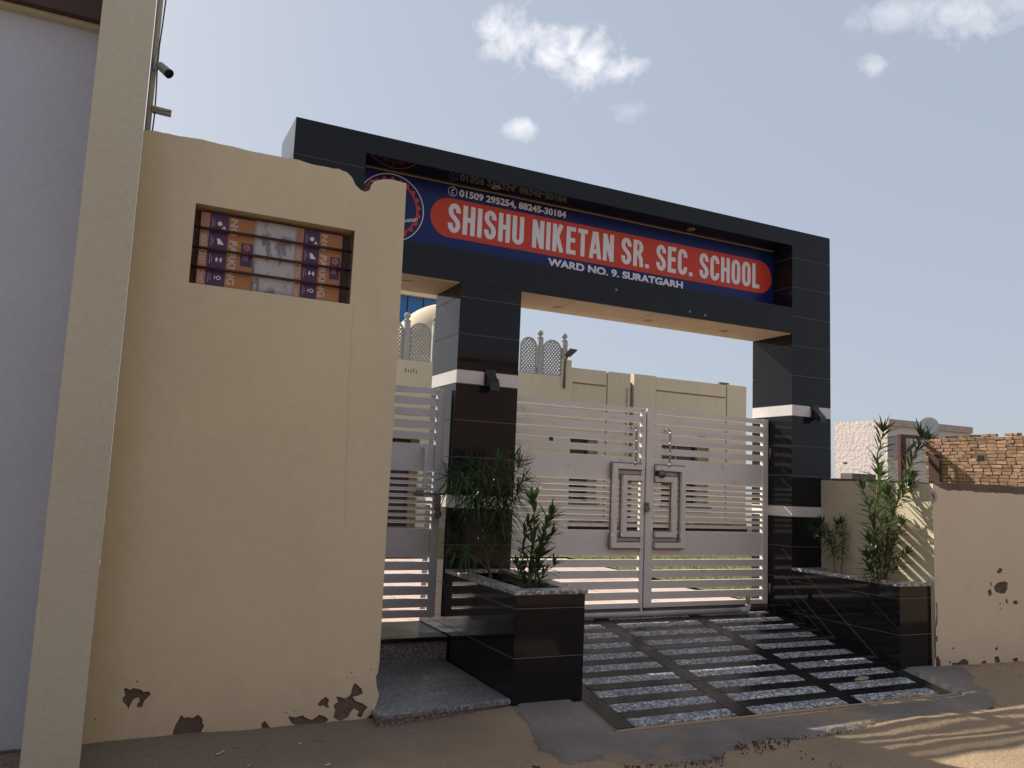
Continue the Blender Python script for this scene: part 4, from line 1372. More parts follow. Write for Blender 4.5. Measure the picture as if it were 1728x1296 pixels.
# ------------------------------------------------------------------ plants
class Plant:
    def __init__(s, seed):
        s.r = random.Random(seed); s.st = MB(); s.lf = MB()

    def stem(s, pts, r0, r1):
        n = len(pts)
        s.st.tube(pts, [r0 + (r1 - r0) * i / (n - 1) for i in range(n)], 6)

    def leaf(s, p, d, L, w, droop):
        r = s.r
        d = d.normalized()
        side = d.cross(Vector((0, 0, 1)))
        if side.length < .1: side = Vector((1, 0, 0))
        side.normalize()
        side = (side + Vector((r.uniform(-.3, .3), r.uniform(-.3, .3), r.uniform(-.5, .5)))).normalized()
        side = (side - d * side.dot(d)).normalized()
        nrm = side.cross(d)
        vs = [p]
        for t_, ww in ((.25, .75), (.55, 1.0), (.82, .55)):
            c = p + d * L * t_ + Vector((0, 0, -droop * L * t_ * t_))
            vs += [c - side * w * ww * .5 + nrm * w * .12, c + side * w * ww * .5 + nrm * w * .12]
        vs.append(p + d * L * .99 + Vector((0, 0, -droop * L)))
        s.lf.add(vs, [(0, 2, 1), (1, 2, 4, 3), (3, 4, 6, 5), (5, 6, 7)])

    def whorl(s, p, axis_, n, L, w, spread, droop):
        r = s.r
        a = axis_.normalized()
        x = a.cross(Vector((0.3, .9, .2))).normalized(); y = a.cross(x)
        ph = r.uniform(0, 6.28)
        for k in range(n):
            an = ph + 2 * math.pi * k / n + r.uniform(-.35, .35)
            o_ = x * math.cos(an) + y * math.sin(an)
            sp = spread * r.uniform(.75, 1.2)
            s.leaf(p, a * math.cos(sp) + o_ * math.sin(sp), L * r.uniform(.7, 1.15), w * r.uniform(.8, 1.15), droop * r.uniform(.4, 1.4))

    def shoot(s, pts, r0, r1, start, step, n, L, w, droop=.25, spread=(1.25, .45), tip=9):
        pts = [Vector(p) for p in pts]
        # resample with a little sway
        fine = []
        for i in range(len(pts) - 1):
            for k in range(6):
                fine.append(pts[i].lerp(pts[i + 1], k / 6) + Vector((s.r.uniform(-1, 1), s.r.uniform(-1, 1), 0)) * .006)
        fine.append(pts[-1])
        s.stem(fine, r0, r1)
        tot = sum((fine[i + 1] - fine[i]).length for i in range(len(fine) - 1))
        acc = 0; nxt = start * tot
        for i in range(len(fine) - 1):
            seg = (fine[i + 1] - fine[i]); l = seg.length
            while nxt < acc + l:
                q = fine[i] + seg * ((nxt - acc) / l)
                f_ = nxt / tot
                s.whorl(q, seg, n, L, w, spread[0] + (spread[1] - spread[0]) * f_, droop)
                nxt += step * s.r.uniform(.75, 1.25)
            acc += l
        s.whorl(fine[-1], fine[-1] - fine[-2], tip, L, w, .55, droop * .4)
        s.whorl(fine[-1], fine[-1] - fine[-2], max(tip // 2, 3), L * .7, w * .8, .22, 0)

    def done(s, name, label, loc, leafm, group=None):
        t = thing(name, label, 'plant', loc, group)
        s.st.build('stems', STEM, t, smooth=True, fix=False)
        o_ = s.lf.build('foliage', leafm, t, fix=False)
        o_['kind'] = 'stuff'
        return t


def chain(pts, y, dy=()):
    out_ = []
    for i, (u, v) in enumerate(pts):
        yy_ = y + (dy[i] if i < len(dy) else 0)
        out_.append(py(u, v, yy_))
    return out_


# tall oleander in the right planter
P = Plant(11)
yb_ = 5.62
OL = dict(droop=.16, spread=(1.2, .75))
P.shoot(chain([(1482, 978), (1474, 930), (1476, 880), (1484, 820), (1480, 770), (1490, 730)], yb_ + .1, (0, .02, .05, .05, .06, .08)), .012, .006, .05, .062, 4, .20, .027, tip=13, **OL)
P.shoot(chain([(1492, 978), (1498, 900), (1512, 850), (1530, 800), (1545, 765), (1554, 738)], yb_ + .06, (0, 0, -.02, -.03, -.03, -.02)), .012, .006, .06, .058, 4, .20, .027, tip=15, **OL)
P.shoot(chain([(1486, 978), (1490, 920), (1482, 870), (1478, 835), (1486, 806)], yb_ - .04, (0, 0, .02, .04, .04)), .011, .006, .04, .055, 4, .20, .027, tip=15, **OL)
P.shoot(chain([(1488, 978), (1478, 905), (1464, 850), (1456, 826)], yb_ + .14, (0, .04, .08, .1)), .009, .005, .2, .065, 4, .17, .024, tip=12, **OL)
P.shoot(chain([(1494, 978), (1500, 920), (1506, 870), (1500, 838)], yb_ - .02, (0, -.03, -.04, -.04)), .009, .005, .08, .055, 4, .18, .026, tip=12, **OL)
P.shoot(chain([(1498, 980), (1512, 955), (1530, 935)], yb_ - .06), .006, .003, .3, .04, 4, .12, .020, tip=9, **OL)
P.shoot(chain([(1496, 980), (1508, 920), (1522, 886)], yb_ + .02), .006, .003, .15, .05, 4, .14, .022, tip=9, **OL)
P.shoot(chain([(1478, 980), (1466, 960), (1462, 940)], yb_ + .05), .006, .003, .1, .04, 4, .13, .024, tip=9, **OL)
P.shoot(chain([(1484, 980), (1476, 950), (1466, 915)], yb_), .006, .003, .1, .045, 4, .14, .024, tip=9, **OL)
P.shoot(chain([(1526, 808), (1536, 826), (1540, 812)], yb_ + .03), .005, .003, .1, .04, 4, .15, .022, tip=11, **OL)
P.shoot(chain([(1512, 850), (1524, 835), (1530, 820)], yb_ - .03), .005, .003, .1, .04, 4, .17, .024, tip=11, **OL)
P.shoot(chain([(1544, 768), (1556, 752), (1566, 742)], yb_ - .03), .005, .003, .2, .04, 4, .15, .022, tip=11, **OL)
P.done('oleander_shrub', 'tall leafy oleander with two tops in the right planter', py(1487, 978, yb_), LEAF)
# small wispy plant in the right planter, by the pillar
P = Plant(5)
ys = 6.45
WI = dict(droop=.5, spread=(1.2, .8))
P.shoot(chain([(1410, 968), (1405, 930), (1400, 900), (1388, 882)], ys), .005, .002, .3, .035, 5, .16, .012, tip=12, **WI)
P.shoot(chain([(1420, 970), (1422, 925), (1424, 900), (1420, 884)], ys - .05), .005, .002, .3, .035, 5, .15, .012, tip=12, **WI)
P.shoot(chain([(1408, 940), (1408, 910), (1412, 888)], ys), .004, .002, .3, .035, 5, .14, .012, tip=11, **WI)
P.shoot(chain([(1402, 905), (1392, 895), (1380, 888)], ys + .05), .003, .002, .1, .028, 5, .15, .012, tip=12, **WI)
P.shoot(chain([(1406, 925), (1396, 912), (1388, 905)], ys + .02), .003, .002, .1, .028, 5, .13, .012, tip=10, **WI)
P.done('wispy_plant', 'small wispy thin-leaved plant in the right planter next to the black pillar', py(1412, 968, ys), LEAFD)
# feathery plant at the back of the left planter
P = Plant(21)
yl = 6.40
FE = dict(droop=.6, spread=(1.35, .85))
P.shoot(chain([(829, 978), (822, 950), (818, 925)], yl), .018, .014, .9, .3, 2, .12, .012, .5, tip=3)
for pts, dyy, r0, st0, L0 in (
        ([(822, 950), (840, 900), (852, 850), (866, 805), (876, 790)], (0, -.05, -.08, -.1, -.1), .010, .28, .24),
        ([(820, 940), (815, 880), (812, 840), (805, 805), (796, 790)], (0, .02, .03, .03, .03), .010, .35, .24),
        ([(830, 968), (805, 945), (782, 928), (772, 916)], (0, -.1, -.2, -.25), .008, .5, .17),
        ([(815, 870), (790, 830), (770, 810), (758, 803)], (0, -.1, -.15, -.2), .007, .15, .24),
        ([(812, 850), (788, 812), (776, 800)], (0, -.15, -.2), .006, .2, .22),
        ([(846, 870), (838, 830), (832, 800), (840, 784)], (0, -.1, -.2, -.2), .007, .1, .24),
        ([(850, 850), (852, 820), (858, 796), (864, 782)], (0, -.12, -.2, -.2), .006, .1, .24),
        ([(848, 880), (860, 850), (872, 836)], (-.05, -.15, -.2), .006, .05, .21),
        ([(835, 895), (826, 870), (822, 850), (830, 838)], (-.02, -.12, -.16, -.18), .006, .05, .21),
        ([(842, 890), (846, 865), (842, 846)], (-.1, -.22, -.26), .006, .05, .21),
        ([(815, 860), (806, 840), (796, 832)], (-.05, -.15, -.2), .005, .05, .2),
        ([(856, 840), (868, 822), (880, 815)], (-.1, -.2, -.25), .005, .05, .2),
        ([(822, 840), (818, 815), (812, 795)], (-.1, -.2, -.22), .005, .05, .22),
        ([(836, 940), (848, 930), (852, 918)], (-.05, -.15, -.2), .005, .1, .14),
        ([(838, 978), (850, 950), (848, 900), (842, 880)], (-.05, -.1, -.12, -.12), .005, .55, .18),
        ([(800, 942), (788, 938), (776, 934)], (-.12, -.2, -.25), .004, .2, .13)):
    P.shoot(chain(pts, yl, dyy), r0, .003, st0, .033, 5, L0, .0125, tip=11, **FE)
P.done('feathery_shrub', 'feathery thin-leaved shrub in the left planter in front of the middle pillar', py(829, 978, yl), LEAFD)
# oleander at the front of the left planter
P = Plant(31)
yl = 5.72
OF = dict(droop=.12, spread=(1.0, .65))
P.shoot(chain([(892, 992), (896, 940), (902, 890), (902, 866), (900, 850)], yl), .010, .005, .06, .046, 4, .16, .027, tip=14, **OF)
P.shoot(chain([(898, 992), (912, 940), (922, 890), (928, 874)], yl, (0, -.02, -.02, -.02)), .009, .005, .06, .042, 4, .16, .027, tip=14, **OF)
P.shoot(chain([(888, 992), (882, 950), (884, 910), (890, 890)], yl + .05), .008, .004, .1, .045, 4, .12, .022, tip=9, **OF)
P.shoot(chain([(902, 992), (918, 968), (934, 955)], yl, (0, -.03, -.05)), .006, .003, .15, .038, 4, .11, .02, tip=9, **OF)
P.shoot(chain([(886, 992), (876, 968), (872, 954)], yl), .006, .003, .15, .038, 4, .11, .02, tip=9, **OF)
P.shoot(chain([(908, 950), (918, 920), (930, 905)], yl - .03), .005, .003, .15, .04, 4, .12, .021, tip=9, **OF)
P.shoot(chain([(894, 980), (902, 960), (906, 940)], yl - .05), .005, .003, .15, .04, 4, .11, .02, tip=8, **OF)
P.done('oleander_shrub', 'young upright oleander at the front of the left planter', py(893, 992, yl), LEAF)

# ------------------------------------------------------------------ behind the gate: courtyard and school
CZ = .33
cf = draped('courtyard_paving', [(-30, 7.36), (60, 7.36), (60, 24), (-30, 24)], lambda x, y: CZ, mat('paver_joint', (.30, .22, .18), .95), cell=6)
tag(cf, kind='structure')
# pavers near the gate: individual slabs where the gaps of the gate show them
pv = bpy.data.meshes.new('paver')
bmx = bmesh.new(); bmesh.ops.create_cube(bmx, size=1)
for v in bmx.verts: v.co = (v.co.x * .292, v.co.y * .292, v.co.z * .02)
bmx.to_mesh(pv); bmx.free()
pv.materials.append(PAVER)
LB = [(6.95, 7.36), (7.2, 8.2), (7.31, 9.35), (7.4, 12.0)]
npv = 0
for j in range(17):
    for i in range(30):
        x = 1.9 + i * .3; y = 7.56 + j * .3
        ux, vx = 0, 0
        q = Vector((x, y, CZ)) - CAM
        u = 864 + FPX * q.dot(RX) / q.dot(RF)
        vis = (630 < u < 760) or (870 < u < 1300)
        if x > 7.0 + .1 * (y - 7.5) or not vis or npv >= 290:
            continue
        link('paver', pv, None, cf, (x, y, CZ + .004 + random.uniform(-.002, .002))); npv += 1
b = MB()
for j in range(40):
    for i in range(60):
        x = -1 + i * .3; y = 7.56 + j * .3
        if x > 7.0 + .1 * (y - 7.5) or y > 13.2:
            continue
        q = Vector((x, y, CZ)) - CAM
        u = 864 + FPX * q.dot(RX) / q.dot(RF)
        if j < 17 and ((630 < u < 760) or (870 < u < 1300)) and x > 1.75:
            continue
        b.box(x - .146, x + .146, y - .146, y + .146, CZ - .006, CZ + .013)
o = b.build('paver_field', PAVER, cf); o['kind'] = 'stuff'
lw_ = draped('lawn', [(7.16, 7.5), (60, 7.5), (60, 21.7), (-25, 21.7), (-25, 13.4), (7.75, 13.4)], lambda x, y: CZ + .012, LAWN, cell=4)
tag(lw_, kind='structure')
# grass blades on the lawn nearest the gate
b = MB()
for _ in range(15000):
    y = 7.6 + 8 * rr.random() ** 1.3; x = rr.uniform(7.2 + .1 * (y - 7.5), 14)
    if y > 13.4 and rr.random() < .5: x = rr.uniform(2, 14)
    h = rr.uniform(.02, .05); an = rr.uniform(0, 6.28); dx = math.cos(an) * .008; dy = math.sin(an) * .008
    lx, ly = rr.uniform(-.02, .02), rr.uniform(-.02, .02)
    b.add([(x - dx, y - dy, CZ + .012), (x + dx, y + dy, CZ + .012), (x + lx, y + ly, CZ + .012 + h)], [(0, 1, 2)])
o = b.build('grass', mat('grass_blade', (.17, .185, .035), .8, (.12, .14, .025), 6, 1, translucent=.3), fix=False)
tag(o, 'short yellow green grass of the courtyard lawn behind the gate', 'grass', kind='stuff')

FY = 22.2
sch = thing('school_building', 'single-storey cream school building with grooved panels behind the main gate', 'building', (15, FY, CZ))


def fp(u, v, Y=None):
    return py(u, v, FY if Y is None else Y)


def fbox(name, m_, u0, u1, vt, vb, y0, y1, parent=None, um=None):
    """block on the facade between two image columns; top from vt at u0"""
    um = (u0 + u1) / 2
    a = fp(u0, vt, y0); c = fp(u1, vt, y0)
    zt = fp(um, vt, y0).z
    zb_ = CZ - .1 if vb is None else fp(um, vb, y0).z
    return BX(name, m_, sch if parent is None else parent, a.x, c.x, y0, y1, zb_, zt)


zA = fp(905, 633).z         # top of left block
xa_ = fp(560, 700).x; xb_ = fp(957, 700).x
# openings: left door and the two windows are cut by building the facade from pieces
W1 = (fp(954, 790).x, fp(1008, 790).x, fp(980, 845).z, fp(980, 737).z)
W2 = (fp(1116, 800).x, fp(1196, 800).x, fp(1155, 856).z, fp(1155, 752).z)
D1 = (fp(640, 780).x, fp(702, 780).x, CZ - .1, fp(670, 740).z)
ZP = [(958, 1025, 623), (1025, 1064, 629), (1069, 1107, 633), (1107, 1226, 643), (1226, 1259, 651)]


def wall_seg(x0, x1, z1, y0, openings, m_=CREAMS, z0=CZ - .1, depth=.3, name='wall_panel'):
    """facade strip with rectangular openings"""
    xs = sorted(set([x0, x1] + [q for o_ in openings for q in o_[:2] if x0 < q < x1]))
    for a, c in zip(xs[:-1], xs[1:]):
        ops = [o_ for o_ in openings if o_[0] <= a + 1e-6 and o_[1] >= c - 1e-6]
        if not ops:
            BX(name, m_, sch, a, c, y0, y0 + depth, z0, z1)
        else:
            o_ = ops[0]
            if o_[2] > z0 + .05:
                BX(name, m_, sch, a, c, y0, y0 + depth, z0, o_[2])
            BX(name, m_, sch, a, c, y0, y0 + depth, o_[3], z1)


wall_seg(xa_, xb_, zA, FY - .25, [D1])
for (u0, u1, vt) in ZP:
    a, c = fp(u0, vt).x, fp(u1, vt).x
    pier_ = (u1 - u0) < 45 and u0 > 1000
    wall_seg(a + .012, c - .012, fp((u0 + u1) / 2, vt).z, FY - (.03 if pier_ else 0), [W1, W2])
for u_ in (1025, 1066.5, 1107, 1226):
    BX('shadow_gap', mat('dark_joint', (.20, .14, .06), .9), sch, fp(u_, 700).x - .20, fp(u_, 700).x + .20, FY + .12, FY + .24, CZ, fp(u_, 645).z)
BX('return_wall', CREAMS, sch, fp(1259, 700).x - .35, fp(1259, 700).x - .014, FY + .302, FY + 8, CZ - .1, fp(1240, 651).z - .01)
BX('back_wall', CREAMS, sch, xa_, fp(1259, 700).x - .4, FY + 2.6, FY + 2.8, CZ - .1, fp(980, 690).z)
# raised parapet post by the lamp
BX('parapet_post', CREAMS, sch, fp(943, 620).x, fp(957.5, 620).x, FY - .262, FY + .06, zA + .001, fp(951, 609).z)
# grooves, their shade painted as dark strips under a thin lip
for (u0, v0, u1, v1) in ((961, 645, 1022, 651), (1108, 659, 1224, 672)):
    p, q = fp(u0, v0), fp(u1, v1)
    BX('groove_shadow', mat('groove_shade', (.33, .24, .13), .9), sch, p.x, q.x, FY - .012, FY + .006, p.z - .022, p.z + .02)
    BX('groove_lip', CREAMS, sch, p.x, q.x, FY - .035, FY + .004, p.z + .0205, p.z + .05)
BX('plinth', mat('stained_plinth', (.40, .30, .17), .9, (.16, .11, .07), 3, 1.6), sch, fp(960, 880).x, fp(1258, 880).x, FY - .05, FY - .004, fp(1100, 897).z, fp(1100, 880).z)
BX('plinth_base', mat('dark_plinth', (.035, .022, .018), .9), sch, fp(940, 895).x, fp(1258, 890).x, FY - .09, FY - .051, CZ - .05, fp(1100, 889).z)
for k, w in enumerate((W1, W2)):
    x0, x1, z0, z1 = w
    win = BX('window', DARKWIN, sch, x0 - .02, x1 + .02, FY + .26, FY + .29, z0 - .02, z1 + .02)
    rvw = (x1 - x0) * (.24 if k == 0 else .22)
    BX('reveal', REVEAL, win, x1 - rvw, x1 + .001, FY + .10, FY + .2595, z0, z1)
    if k == 0:
        for t_ in (.34, .66):
            BX('frame', WINFR, win, x0 + t_ * (x1 - x0), x0 + t_ * (x1 - x0) + .035, FY + .235, FY + .2595, z0, z1)
        for t_ in (.30, .62):
            BX('frame', WINFR, win, x0, x1 - rvw, FY + .238, FY + .2590, z0 + t_ * (z1 - z0), z0 + t_ * (z1 - z0) + .03)
    else:
        BX('frame', mat('pale_mullion', (.55, .48, .42), .6), win, x0 + .37 * (x1 - x0), x0 + .37 * (x1 - x0) + .04, FY + .235, FY + .2595, z0, z1)
    BX('sill', SILLB, win, x0 - .06, x1 + .06, FY - .09, FY - .037, z0 - .10, z0 + .04)
dr = BX('door', mat('dark_door', (.045, .016, .014), .6), sch, D1[0] - .02, D1[1] + .02, FY - .02, FY + .03, CZ - .1, D1[3] + .02)
BX('door_frame', mat('door_frame_wood', (.30, .17, .09), .7), dr, D1[1] - .22, D1[1] - .001, FY - .14, FY - .0205, CZ - .1, D1[3])
MB().tube([(fp(1063, 700).x - .12, FY - .07, CZ), (fp(1063, 700).x - .12, FY - .07, fp(1060, 655).z)], .05, 8).build('drain_pipe', mat('pipe_cream', (.60, .52, .40), .6), sch, smooth=True)
p = fp(930, 741, FY - .25)
BX('vent_hole', DARKWIN, sch, p.x - .07, p.x + .07, FY - .254, FY - .2505, p.z - .06, p.z + .08)
p0, p1 = fp(714, 796, FY - .25), fp(735, 826, FY - .25)
pst = BX('notice_poster', mat('poster_white', (.66, .68, .72), .7), None, p0.x, p1.x, FY - .262, FY - .2515, p1.z, p0.z)
tag(pst, 'small white notice on the school wall seen through the side gate', 'poster')
pg = fp(727, 822, FY - .26)
MB().lathe((pg.x, FY - .263, pg.z), (0, -1, 0), [(0, .12), (.004, .12), (.004, .001)], 16).build('green_spot', GREENP, pst)
# weathered marks under the left lattice
pm = fp(693, 625, FY - .25)
b = MB()
for k in range(5):
    x = pm.x - .16 + k * .08
    b.box(x, x + .025, FY - .253, FY - .2505, pm.z - .07 + .02 * (k % 2), pm.z + .06 - .02 * ((k * 2) % 3))
b.build('weather_mark', mat('mark_dark', (.12, .085, .05), .9), sch)

# pierced stone lattices with posts on the parapet
jz0 = zA + .002
LATT = [(686, 723, 'left'), (639, 677, 'leftmost'), (875, 902, 'middle'), (911.5, 944, 'right')]


def lattice(u0, u1, label):
    x0, x1 = fp(u0, 600).x, fp(u1, 600).x
    w = x1 - x0; yj = FY - .13
    h = 1.14
    t = thing('stone_lattice', label, 'lattice', ((x0 + x1) / 2, yj, jz0), 'pierced lattice panels on the school parapet')
    cx = (x0 + x1) / 2; r_ = w / 2; zs = jz0 + h - r_
    def inside(x, z):
        if z < jz0 + .03 or abs(x - cx) > r_ - .02: return False
        return z < zs or (x - cx) ** 2 + (z - zs) ** 2 < (r_ - .02) ** 2
    # frame arch
    pts = [(x0 + .03, yj, jz0)] + [(cx + (r_ - .03) * math.cos(a), yj, zs + (r_ - .03) * math.sin(a)) for a in [math.pi - math.pi * i / 16 for i in range(17)]] + [(x1 - .03, yj, jz0)]
    MB().tube(pts, .034, 6).build('arch_frame', JALI, t)
    MB().box(x0, x1, yj - .04, yj + .04, jz0, jz0 + .06).build('base_rail', JALI, t)
    b = MB()
    sp = .105
    for sgn in (1, -1):
        n = int((w + h) / sp) + 2
        for i in range(-n, n):
            # diagonal through (cx + i*sp, jz0)
            seg = []
            N_ = 60
            for k in range(N_ + 1):
                z = jz0 + h * k / N_
                x = cx + i * sp + sgn * (z - jz0) * .85
                if inside(x, z): seg.append((x, z))
            if len(seg) > 2:
                (xa, za), (xb, zb_) = seg[0], seg[-1]
                yo_ = .016 * sgn
                b.tube([(xa, yj + yo_, za), (xb, yj + yo_, zb_)], .022, 4)
    o_ = b.build('lattice_bars', JALI, t); o_['kind'] = 'stuff'
    return t


def lpost(u, label):
    x = fp(u, 600).x; yj = FY - .13
    t = thing('finial_post', label, 'post', (x, yj, jz0), 'finial posts between the lattices')
    MB().box(x - .085, x + .085, yj - .085, yj + .085, jz0, jz0 + 1.12).build('shaft', JALI, t, bevel=.02)
    MB().lathe((x, yj, jz0 + 1.12), (0, 0, 1), [(0, .10), (.03, .11), (.06, .06), (.10, .05), (.13, .09), (.18, .10), (.24, .07), (.28, .001)], 12).build('finial', JALI, t, smooth=True)


lattice(686, 724, 'arched grey stone lattice seen above the small side gate')
lattice(640, 677, 'arched grey stone lattice half hidden by the edge of the tall wall')
lattice(874, 902.5, 'arched grey stone lattice cut by the middle pillar')
lattice(911.5, 944.5, 'arched grey stone lattice next to the courtyard lamp')
lpost(681.5, 'grey finial post by the edge of the tall wall')
lpost(730, 'grey finial post touching the middle pillar on its left')
lpost(907, 'grey finial post between the two lattices right of the pillar')
lpost(948, 'grey finial post beside the courtyard lamp')
# lamp on the parapet post
lb = fp(952, 655, FY - .3); lt = fp(954, 608, FY - .3); lh = fp(958, 601, FY - .4)
lm = thing('courtyard_lamp', 'dark lamp with a tilted flat head on the school parapet', 'lamp', lb)
MB().tube([lb, fp(953, 625, FY - .3), lt, lh], .035, 8).build('arm', LAMPM, lm, smooth=True)
hA = fp(957, 602, FY - .4); hB = fp(968, 591, FY - .75)
dv = hB - hA; sdv = Vector((1, .2, 0)).normalized() * .13; upv = Vector((0, 0, .045))
MB().hexa([hA - sdv, hA + sdv, hB + sdv * 1.2, hB - sdv * 1.2], [hA - sdv + upv, hA + sdv + upv, hB + sdv * 1.2 + upv, hB - sdv * 1.2 + upv]).build('head', LAMPM, lm, bevel=.01)

# dome behind the left lattice
dc = py(752, 606, 26); dR = 2.05
dm = thing('dome_roof', 'smooth cream dome behind the left lattice', 'dome', (dc.x, 26, dc.z))
MB().lathe((dc.x, 26, dc.z - .2), (0, 0, 1), [(0, dR)] + [(dR * 1.02 * math.sin(a), dR * math.cos(a)) for a in [i * math.pi / 2 / 14 for i in range(1, 15)]], 40).build('shell', mat('dome_cream', (.62, .50, .34), .8, (.56, .44, .29), .6, 1), dm, smooth=True)
MB().lathe((dc.x, 26, CZ), (0, 0, 1), [(0, dR * 1.05), (dc.z - .21 - CZ, dR * 1.05), (dc.z - .205 - CZ, .01)], 40).build('drum', CREAMS, dm)
# blue-glazed block further back
gb = thing('glazed_block', 'building block with blue glass panes and cream parapet behind the dome', 'building', (py(700, 560, 31).x, 31, CZ))
gt = py(700, 491, 31).z; g1 = py(700, 500, 31).z
xl_, xr_ = py(560, 560, 31).x, py(800, 560, 31).x
BX('wall', CREAMS, gb, xl_, xr_, 31.15, 34, CZ - .1, gt - .01)
BX('parapet', CREAMS, gb, xl_, xr_, 30.9, 31.145, g1, gt + .25)
xx = xl_
pw = py(716, 540, 31).x - py(689, 540, 31).x
ph = py(687, 540, 31).x
while ph > xl_: ph -= pw
while ph < xr_ - .1:
    BX('pane', BLUEG, gb, ph + .03, min(ph + pw - .03, xr_), 31.09, 31.13, CZ + .3, g1 - .005)
    ph += pw
BX('mullion_frame', BLACKP, gb, xl_, xr_, 31.131, 31.1495, CZ, g1 - .002)

# ------------------------------------------------------------------ houses and brick wall at the right
BXW = 16.0
bw = thing('brick_wall', 'unplastered mud brick wall behind the low wall at the right', 'wall', (BXW, 11, 0))
BX('mortar_core', MORTAR, bw, BXW + .022, BXW + .25, 8.2, 12.19, 0, 2.95)
bmh = []
for k in range(6):
    rb = random.Random(50 + k)
    bm = bmesh.new(); bmesh.ops.create_cube(bm, size=1)
    for v in bm.verts:
        v.co = (v.co.x * .10 + rb.uniform(-.008, .008), v.co.y * .205 + rb.uniform(-.008, .008), v.co.z * .060 + rb.uniform(-.006, .006))
    bmesh.ops.bevel(bm, geom=bm.edges[:], offset=.005, segments=1, affect='EDGES')
    me = bpy.data.meshes.new('brick'); bm.to_mesh(me); bm.free(); me.materials.append(BRICKM)
    bmh.append(me)
rb = random.Random(3)
nb_ = 0
for c in range(16):
    z = 2.955 - c * .0705
    y = 12.19
    while y > 9.55:
        ln = rb.choice((.205, .19, .175, .205, .15, .16, .22)) * rb.uniform(.93, 1.07)
        yc = y - ln / 2
        if not (2.49 < z < 2.63 and 10.83 < yc < 11.04):
            o = link('brick', bmh[rb.randrange(6)], None, bw, (BXW + .063 + rb.uniform(-.009, .004), yc, z + rb.uniform(-.006, .006)))
            o.scale = (1, ln / .205, rb.uniform(.9, 1.12))
            o.rotation_euler = (rb.uniform(-.04, .04), rb.uniform(-.04, .04), rb.uniform(-.05, .05))
            nb_ += 1
        y -= ln + rb.uniform(.006, .016)
BX('vent_hole', DARKWIN, bw, BXW + .018, BXW + .0225, 10.86, 11.0, 2.5, 2.62)
# loose bricks on top
for (u, v, n) in ((1605, 740, 1), (1631, 739, 1), (1647, 738, 1), (1665, 737, 1), (1674, 737, 1), (1705, 736, 1), (1716, 736, 1)):
    p = pxx(u, v, BXW + .07)
    o = link('loose_brick', bmh[rb.randrange(6)], None, bw, (BXW + .07, p.y, 3.028)); o.scale = (1, .8 + .4 * rb.random(), .9); o.rotation_euler = (0, rb.uniform(-.06, .06), rb.uniform(-.5, .5))

hx = 19.0
hc = pxx(1497, 708, hx)
hl = pxx(1408, 714, hx)
hs = thing('plastered_house', 'pinkish white rough plastered house behind the oleander at the right', 'house', (hx + 1, hc.y + 1, 0))
BX('wall', HOUSEW, hs, hx, hx + 3.5, hc.y, hl.y, 0, hc.z)
BX('parapet_cap', mat('pink_cap', (.42, .30, .28), .9, (.55, .45, .43), 5, 1), hs, hx - .0, hx + 3.5, hc.y - .06, hc.y - .002, hc.z - .16, hc.z + .02)
b = MB()
for (u, v) in ((1426, 781), (1500, 777), (1504, 783), (1510, 775)):
    p = pxx(u, v, hx); b.box(hx - .01, hx + .01, p.y - .06, p.y + .06, p.z - .025, p.z + .025)
b.build('wall_hole', mat('hole_brown', (.12, .07, .04), .9), hs)
q0 = py(1499, 737, hc.y); q1 = py(1522, 772, hc.y)
BX('front_shade', mat('lilac_shade', (.42, .37, .40), .9), hs, q0.x, q1.x + .3, hc.y - .03, hc.y - .0605 + .06 - .001, q1.z, q0.z)  # lilac sheet painting the shade on the front face
# steel frame behind the wall
fyy = 12.4
fr = thing('steel_frame', 'maroon steel door frame standing behind the oleander tops', 'frame', py(1521, 800, fyy))
a = py(1517, 738, fyy); c = py(1526, 738, fyy); d = py(1582, 745, fyy)
BX('post', MAROON, fr, a.x, c.x, fyy - .04, fyy + .04, 0, a.z)
BX('head', MAROON, fr, a.x, d.x, fyy - .045, fyy + .045, a.z + .0005, a.z + .07)
BX('post', MAROON, fr, d.x - .1, d.x, fyy - .04, fyy + .04, 0, a.z)
e0, e1_ = py(1522, 769, fyy), py(1542, 750, fyy)
MB().tube([e0, e1_], .045, 6).build('brace', MAROON, fr)
# rusty sheet leaning on the bricks
s0_, s1_ = pxx(1567, 768, BXW - .05), pxx(1586, 803, BXW - .05)
o = BX('rusty_sheet', BROWN, None, BXW - .06, BXW - .045, s0_.y, s1_.y, .0, s0_.z, bevel=.003)
tag(o, 'brown rusty metal sheet standing against the brick wall', 'sheet')
# dish
dp_ = py(1567, 720, 14.2)
ds = thing('satellite_dish', 'pale satellite dish above the brick wall corner', 'dish', (dp_.x, 14.2, dp_.z - .5))
ax_ = (CAM - dp_).normalized() + Vector((-.25, 0, .25))
MB().lathe(dp_, ax_, [(-.05, .001), (-.045, .08), (-.02, .16), (.02, .245), (.028, .245), (-.01, .16), (-.035, .08), (-.04, .001)], 28).build('reflector', DISHM, ds, smooth=True)
MB().tube([dp_ + Vector((0, 0, -.2)), dp_ + ax_.normalized() * .25 + Vector((0, 0, -.06))], .012, 6).build('feed_arm', LOCK, ds)
MB().lathe(dp_ + ax_.normalized() * .25 + Vector((0, 0, -.06)), -ax_, [(-.03, .001), (-.03, .03), (.04, .03), (.04, .001)], 10).build('receiver', LOCK, ds)
MB().tube([dp_ + Vector((.02, .06, -.02)), dp_ + Vector((.02, .08, -.25)), (dp_.x + .02, 14.28, 0)], .02, 8).build('mast', LOCK, ds)
